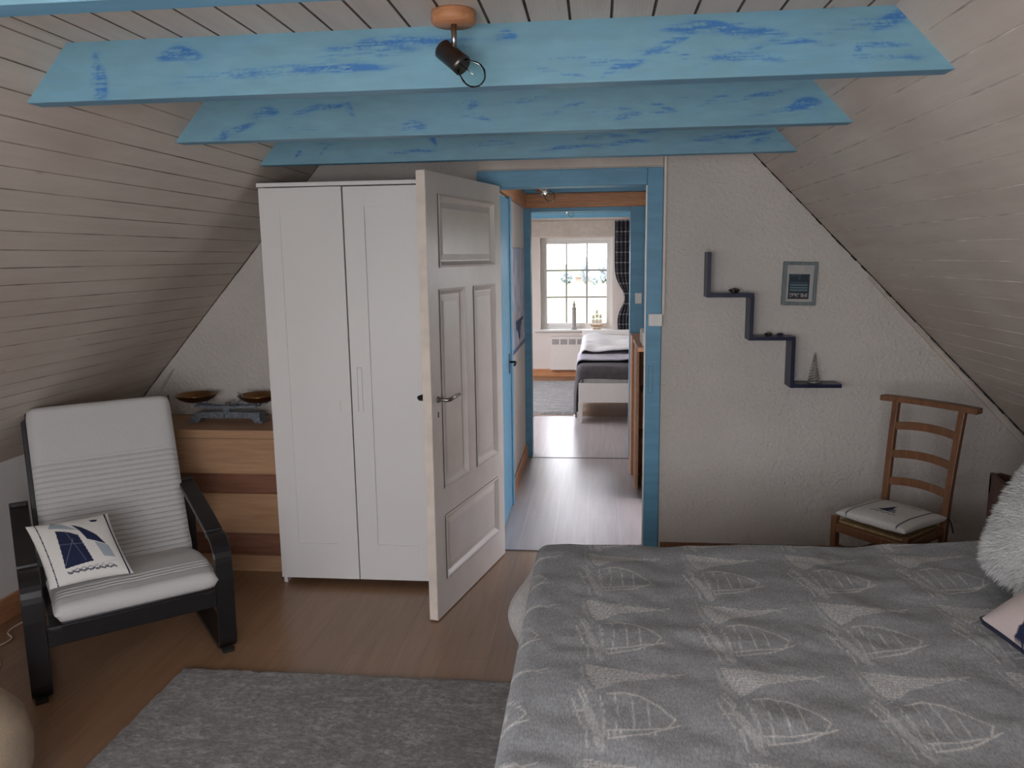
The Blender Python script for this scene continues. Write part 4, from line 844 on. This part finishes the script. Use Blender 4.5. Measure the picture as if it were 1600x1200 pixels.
# ------------------------------------------------------------------ stepped shelf, picture, small objects
b = MB(); ys, ye = 3.93, 4.048; t = 0.018
X_ = [.535, .742, .945, 1.19]; Z_ = [1.57, 1.352, 1.141, .908]
outl = []
b.box(X_[0], X_[0]+t, ys, ye, Z_[1], Z_[0]).box(X_[0]+t, X_[1]+t, ys, ye, Z_[1], Z_[1]+t).box(X_[1], X_[1]+t, ys, ye, Z_[2], Z_[1]).box(X_[1]+t, X_[2]+t, ys, ye, Z_[2], Z_[2]+t).box(X_[2], X_[2]+t, ys, ye, Z_[3], Z_[2]).box(X_[2]+t, X_[3], ys, ye, Z_[3], Z_[3]+t)
tag(rebase(b.build('stepped_wall_shelf', 'navy', bevel=0.001)), 'navy staircase-shaped shelf on the textured wall', 'shelf')
def pebble(x, z, s, label, nm, mat='dark_steel'):
    bm = bmesh.new(); bmesh.ops.create_icosphere(bm, subdivisions=3, radius=1)
    for v in bm.verts: v.co = Vector((v.co.x*s, v.co.y*s*.7, v.co.z*s*.42))*(1+.25*noise.noise(v.co*2+Vector((x*9, 0, z))))
    zm = min(v.co.z for v in bm.verts)
    for v in bm.verts: v.co.z -= zm
    me = bpy.data.meshes.new(nm); bm.to_mesh(me); bm.free(); me.materials.append(M[mat]); o = bpy.data.objects.new(nm, me); C.objects.link(o); o.location = (x, 3.985, z+.0005); tag(o, label, 'ornament')
pebble(.675, Z_[1]+t, .026, 'small dark stone on the upper step of the navy shelf', 'stone')
pebble(.845, Z_[2]+t, .018, 'left and flatter of two small ornaments on the middle shelf step', 'stone')
pebble(.90, Z_[2]+t, .016, 'right and darker of two small ornaments on the middle shelf step', 'stone', 'navy')
b = MB(); pts = []; N_ = 150
for k in range(N_): a_ = k/N_*2*PI*8; r_ = .024*(1-k/N_)+.004; pts.append((r_*math.cos(a_), r_*math.sin(a_), .006+.125*k/N_))
b.tube(pts, .0028, 6)
for k in range(4): a_ = k*PI/2; b.tube([(.027*math.cos(a_), .027*math.sin(a_), 0), (.003*math.cos(a_), .003*math.sin(a_), .135)], .0018, 5)
b.lathe([(0, 0), (.03, 0), (.03, .006), (0, .006)], None, 20); b.lathe([(0, .13), (.006, .134), (.004, .146), (0, .15)], None, 10)
o = b.build('wire_lighthouse', 'concrete'); o.location = (1.072, 3.985, Z_[3]+t+.0005); tag(o, 'little silvery wire lighthouse on the lowest step of the navy shelf', 'ornament')
pf = thing('picture_frame', (0.993, FRONT_Y, 1.305), 0, 'small grey-green framed sea picture hanging above the stepped shelf', 'picture'); pf.rotation_euler = (0, math.radians(1.5), 0)
W2, H2, fr = .082, .212, .016
MB().box(-W2, -W2+fr, -.02, 0, 0, H2).box(W2-fr, W2, -.02, 0, 0, H2).box(-W2+fr, W2-fr, -.02, 0, 0, fr).box(-W2+fr, W2-fr, -.02, 0, H2-fr, H2).build('frame', 'frame_grey', pf, .002)
MB().box(-W2+fr, W2-fr, -.010, -.004, fr, H2-fr).build('mount', plain('pale_grey_mount', (0.42, 0.41, 0.39, 1), 0.7), pf)
def art(u, v):
    c = np.ones((len(u), 3))*np.array([.035, .05, .065])
    for z0, z1, cc in ((.32, .38, (.13, .2, .22)), (.42, .49, (.12, .19, .21)), (.54, .59, (.16, .23, .25)), (.64, .66, (.10, .15, .18))): c = blend(c, (v > z0) & (v < z1) & (u > .08) & (u < .92), cc)
    c = blend(c, (v > .78) & (vnoise(u, v, 6, 8) > .5), (.06, .08, .09)); c = blend(c, (v > .08) & (v < .23) & (u > .08) & (u < .92) & (vnoise(u, v, 14, 5) > .42), (.27, .25, .24)); c = blend(c, (v < .06), (.07, .04, .03)); return c
grid('print', np.linspace(0, 1, 60), np.linspace(0, 1, 80), lambda u, v: np.stack([-.052+.100*u, -.0105+0*u, .030+.122*v], 1), art, 'paper', pf)

# ------------------------------------------------------------------ spotlights
def spot(loc, label, scale=1.0, base='pine', head='dark_steel', az=35, grp=None):
    s = thing('spotlight', loc, 0, label, 'lamp', grp)
    MB().lathe([(0, 0), (.045, 0), (.047, -.004), (.047, -.02), (.043, -.026), (0, -.026)]).build('ceiling_rose', base, s)
    MB().tube([(0, 0, -.025), (0, 0, -.075)], .006, 12).build('stem', 'steel', s)
    d = Vector((.72, -.25, -.62)).normalized(); q = d.to_track_quat('Z', 'Y').to_matrix().to_4x4(); c0 = Vector((-.008, -.004, -.088))-d*.028
    T = Matrix.Translation(c0) @ q
    MB().lathe([(0, 0), (.017, 0), (.021, .004), (.021, .055), (.0215, .056), (.0215, .066), (.0175, .066), (.0175, .04), (0, .04)], T, 28).build('lamp_head', head, s)
    bu = MB().lathe([(.010, .045), (.012, .058), (.018, .070), (.025, .088), (.026, .098), (.023, .110), (.013, .120), (0, .123)], T, 28).build('bulb', 'bulb', s)
    MB().tube([T @ Vector((0, 0, .05)), T @ Vector((.002, 0, .08)), T @ Vector((-.004, 0, .095)), T @ Vector((.005, 0, .10))], .0012, 6).build('filament', 'chrome', bu)
    s.scale = (scale,)*3; return s
spot((-.327, 1.895, CEIL-.0), 'wooden-based metal spotlight with clear bulb in front of the nearest full beam', 1.1)
s = spot((-.36, 5.35, CEIL), 'small chrome spotlight on the corridor ceiling seen through the doorway', 1.3, 'chrome', 'chrome'); 
s = spot((-.30, 8.2, CEIL), 'tiny chrome spotlight on the back bedroom ceiling', 1.1, 'chrome', 'chrome')

# ------------------------------------------------------------------ corridor things
def poster(u, v):
    # v up, u along depth
    n1 = vnoise(u*3, v*1.2, 6, 21); c = np.ones((len(u), 3))*np.array([.42, .48, .62]); c = blend(c, np.clip((n1-.4)*3, 0, 1), (.62, .62, .66)); c = blend(c, np.clip(vnoise(u*7, v, 5, 22)*2-1.1, 0, 1), (.22, .33, .55))
    c = blend(c, (v < .42) & (vnoise(u, v, 7, 23) > .55), (.50, .45, .44)); c = blend(c, (v < .30) & (v > .10) & (vnoise(u, v*1.3, 5, 24) > .62), (.03, .06, .15)); c = blend(c, (v < .05), (.15, .2, .35)); return c
ps = grid('poster', np.linspace(0, 1, 50), np.linspace(0, 1, 60), lambda u, v: np.stack([0*u, .98*u, .70*v], 1), poster, 'paper', solid=0.003)
ps.location = (-.5445+.006, 4.985, .92); tag(ps, 'blue and white seascape poster on the left corridor wall', 'poster')
bk = thing('bookcase', (0.27, 4.97, 0), 0, 'low orange pine bookcase along the right side of the corridor', 'bookcase')
MB().box(.0, .22, .90, .925, 0, .96).box(.0, .22, 0.55, .57, 0, .96).build('side_panel', 'pine_y', bk, .002)
MB().box(-.012, .22, .0, .93, .96, .985).build('top_board', 'pine_y', bk, .003); MB().box(.03, .22, .0, .018, 0, .96).build('side_panel', 'pine_y', bk, .002)
for z_ in (.04, .33, .64): MB().box(.035, .22, .018, .55, z_, z_+.018).build('shelf', 'pine_y', bk, .002)
MB().box(.205, .22, .018, .90, 0.02, .96).build('back_panel', 'pine_y', bk)
MB().box(-.018, .0, .57, .92, .0, .99).build('cabinet_door', 'pine_y', bk, .002); MB().box(-.004, .014, .22, .54, .0, .96).build('cabinet_door', 'pine_y', bk, .002)
cols = [(.5, .42, .36, 1), (.03, .03, .04, 1), (.45, .20, .12, 1), (.55, .50, .45, 1), (.1, .08, .08, 1), (.4, .38, .42, 1)]
names = ['cream', 'black', 'rust red', 'pale grey', 'dark brown', 'lilac grey']; bmats = [plain('book_'+n.replace(' ', '_'), c_, .6) for n, c_ in zip(names, cols)]
for zi, (z_, hh) in enumerate(((.0585, .2), (.3485, .22), (.6585, .23))):
    yy = .03
    for k in range(5):
        th = .026+.008*random.random(); j = (k*2+zi*3) % 6; h_ = hh*(.82+.18*random.random())
        if yy+th > .21: break
        rt_ = thing('book', (0.27+.12, 4.97+yy+th/2, z_), 0, '%s book, %s from the doorway end, %s shelf of the corridor bookcase' % (names[j], ['first', 'second', 'third', 'fourth', 'fifth'][k], ['bottom', 'middle', 'top'][zi]), 'book', 'books in the corridor bookcase')
        b = MB(); b.box(-.075, .07, -th/2, -th/2+.002, 0, h_).box(-.075, .07, th/2-.002, th/2, 0, h_).box(-.077, -.074, -th/2, th/2, 0, h_); b.build('cover', bmats[j], rt_)
        MB().box(-.074, .066, -th/2+.002, th/2-.002, .003, h_-.003).build('pages', 'sail', rt_); yy += th+.004
tag(rebase(MB().box(.29, .40, 5.02, 5.30, .9855, 1.08).build('storage_box', 'sail', bevel=.012)), 'cream box on top of the corridor bookcase', 'box')

# ------------------------------------------------------------------ back bedroom
rd = thing('radiator', (-.30, END_Y-.085, .095), 0, 'white electric panel heater below the far window', 'radiator')
MB().box(-.29, .29, 0, .06, 0, .435).build('heater_body', 'radiator', rd, .008)
for k in range(5): MB().box(-.265+.108*k, -.265+.108*k+.09, -.002, .004, .335, .405).build('grille', 'grille', rd)
for s_ in (-1, 1): MB().box(s_*.2-.015, s_*.2+.015, .06, .085, .1, .3).build('bracket', 'radiator', rd)
bd = thing('single_bed', (0.37, 8.3, 0), 0, 'white single bed with charcoal blanket in the back bedroom', 'bed')
MB().box(-.53, .47, -1.0, -.97, .20, .385).build('foot_board', 'bed_white', bd, .004); MB().box(-.53, .47, .97, 1.0, .2, .7).build('headboard', 'bed_white', bd, .004)
MB().box(-.53, -.505, -.97, .97, .2, .36).box(.445, .47, -.97, .97, .2, .36).build('side_rail', 'bed_white', bd, .003)
for sx_ in (-.515, .455):
    for sy_ in (-.985, .985): MB().box(sx_-.018, sx_+.018, sy_-.018, sy_+.018, 0, .2).build('leg', 'bed_white', bd, .002)
MB().box(-.50, .44, -.96, .96, .25, .48).build('mattress', 'mattress', bd, .04, seg=3)
def cover(name, x0, x1, y0, y1, top, dropl, dropf, mat, label, cat, seed, amp=.02):
    Lx = x1-x0; Ly = y1-y0
    def pos(s, t):
        a_ = np.maximum(0, -s); b_ = np.maximum(0, -t); d = np.hypot(a_, b_)+1e-9; r = .06; an = np.minimum(d/r, np.pi/2); out = r*np.sin(an); rest = np.maximum(0, d-r*np.pi/2); drop = r*(1-np.cos(an))+rest
        X = x0+np.maximum(s, 0); Y = y0+np.maximum(t, 0); f = .025*np.sin((X+Y)*17+seed)*np.clip(rest*5, 0, 1); w_ = (vnoise(X, Y, 5, seed)-.5)*amp*2
        return np.stack([X-a_/d*(out+f), Y-b_/d*(out+f), np.maximum(top-drop+w_*np.clip(1-rest*4, 0, 1), .012)], 1)
    o = grid(name, np.linspace(-dropl, Lx, 60), np.linspace(-dropf, Ly, 60), pos, None, mat, solid=.012); return tag(rebase(o), label, cat)
cover('blanket', -.125, .80, 7.36, 8.3, .535, .50, .15, 'charcoal', 'dark charcoal blanket hanging over the foot and side of the white bed', 'blanket', 3, .012)
cover('throw', -.13, .80, 7.62, 8.25, .585, .16, .03, 'throw', 'lilac grey throw folded above the charcoal blanket', 'blanket', 5, .012)
cover('duvet', -.10, .80, 7.95, 9.2, .655, .10, .06, 'duvet', 'rumpled white duvet on the bed of the back bedroom', 'duvet', 7, .03)
# curtain
def cpos(u, v):
    # u 0..1 across, v 0 top..1 bottom: tied in at 0.78
    z = 1.99-1.55*v; tie = np.exp(-((v-.62)/.12)**2); wdt = .125*(1-.62*tie)*(1-.35*np.clip((v-.7)*3, 0, 1)); cxx = .355+.05*tie+.03*np.clip((v-.62)*3, 0, 1)
    x = cxx+(u-.5)*2*wdt; y = END_Y-.10+.022*np.sin(u*2*np.pi*5)*(1-.4*tie); return np.stack([x, y, z], 1)
def ccol(u, v):
    c = np.ones((len(u), 3))*np.array([.035, .035, .045]); c = blend(c, ((v*12) % 1 < .10), (.35, .34, .36)); c = blend(c, ((u*11) % 1 < .13), (.25, .25, .27), .8); c = blend(c, ((v*36) % 1 < .15), (.13, .13, .15), .6); return c
ct = grid('curtain', np.linspace(0, 1, 90), np.linspace(0, 1, 220), cpos, ccol, 'fabric', solid=.002); tag(rebase(ct), 'dark navy checked curtain tied back right of the far window', 'curtain')
# figures on the sill
b = MB(); b.lathe([(0, 0), (.036, 0), (.036, .02), (.028, .03), (.026, .12), (.024, .26), (.030, .265), (.030, .275), (.016, .28), (.015, .31), (.02, .315), (.008, .34), (.003, .385), (0, .385)], None, 20)
o = b.build('lighthouse_figure', 'tower'); o.location = (-.283, END_Y+.03, .6185); tag(o, 'tall grey lighthouse figure on the far window sill', 'ornament')
sh = thing('model_ship', (.012, END_Y+.03, .6185), 0, 'small model sailing ship with cream sails on the far window sill', 'model ship')
b = MB(); b.box(-.05, .05, -.025, .025, 0, .012).box(-.03, -.022, -.01, .01, .012, .04).box(.022, .03, -.01, .01, .012, .04); b.build('stand', 'ship', sh)
b = MB(); b.prism([(-.08, .04), (-.055, .03), (.06, .03), (.095, .065), (.04, .058), (-.05, .058), (-.09, .07)], -.018, .018); b.build('hull', 'ship', sh, .004)
b = MB()
for x_, h_ in ((-.045, .20), (.0, .27), (.045, .22)): b.tube([(x_, 0, .05), (x_, 0, h_)], .003, 6)
b.tube([(.08, 0, .065), (.13, 0, .085)], .002, 5); b.build('mast', 'ship', sh)
for x_, zz, w_ in ((-.045, .08, .022), (-.045, .135, .017), (0, .08, .025), (0, .145, .021), (0, .20, .015), (.045, .08, .022), (.045, .14, .017)):
    MB().prism([(x_-w_, zz), (x_+w_, zz), (x_+w_*.8, zz+.045), (x_-w_*.8, zz+.045)], -.008, -.005).build('sail', 'sail', sh)

# ------------------------------------------------------------------ left edge: cable and pouf
pts = [(-2.28, 2.55), (-2.33, 2.66), (-2.44, 2.76), (-2.44, 2.86), (-2.50, 2.92), (-2.50, 3.02), (-2.43, 3.12), (-2.34, 3.25), (-2.35, 3.42)]
P3 = []
for i in range(len(pts)-1):
    p0, p1, p2, p3 = [Vector(pts[max(0, min(len(pts)-1, i+k))]) for k in (-1, 0, 1, 2)]
    for k in range(8):
        t_ = k/8; q = 0.5*((2*p1)+(p2-p0)*t_+(2*p0-5*p1+4*p2-p3)*t_*t_+(3*p1-p0-3*p2+p3)*t_**3); P3.append((q.x, q.y, .0045))
tag(rebase(MB().tube(P3, .0035, 8).build('power_cable', 'cream')), 'thin cream cable snaking over the floor left of the armchair', 'cable')
pr = [(0, 0), (.16, 0), (.21, .03), (.245, .10), (.25, .17), (.235, .25), (.19, .31), (.10, .345), (0, .35)]
o = MB().lathe(pr, None, 48).build('pouf', 'pouf'); o.location = (-1.87, 1.85, 0); tag(o, 'round beige floor pouf cut off at the lower left corner', 'pouf')
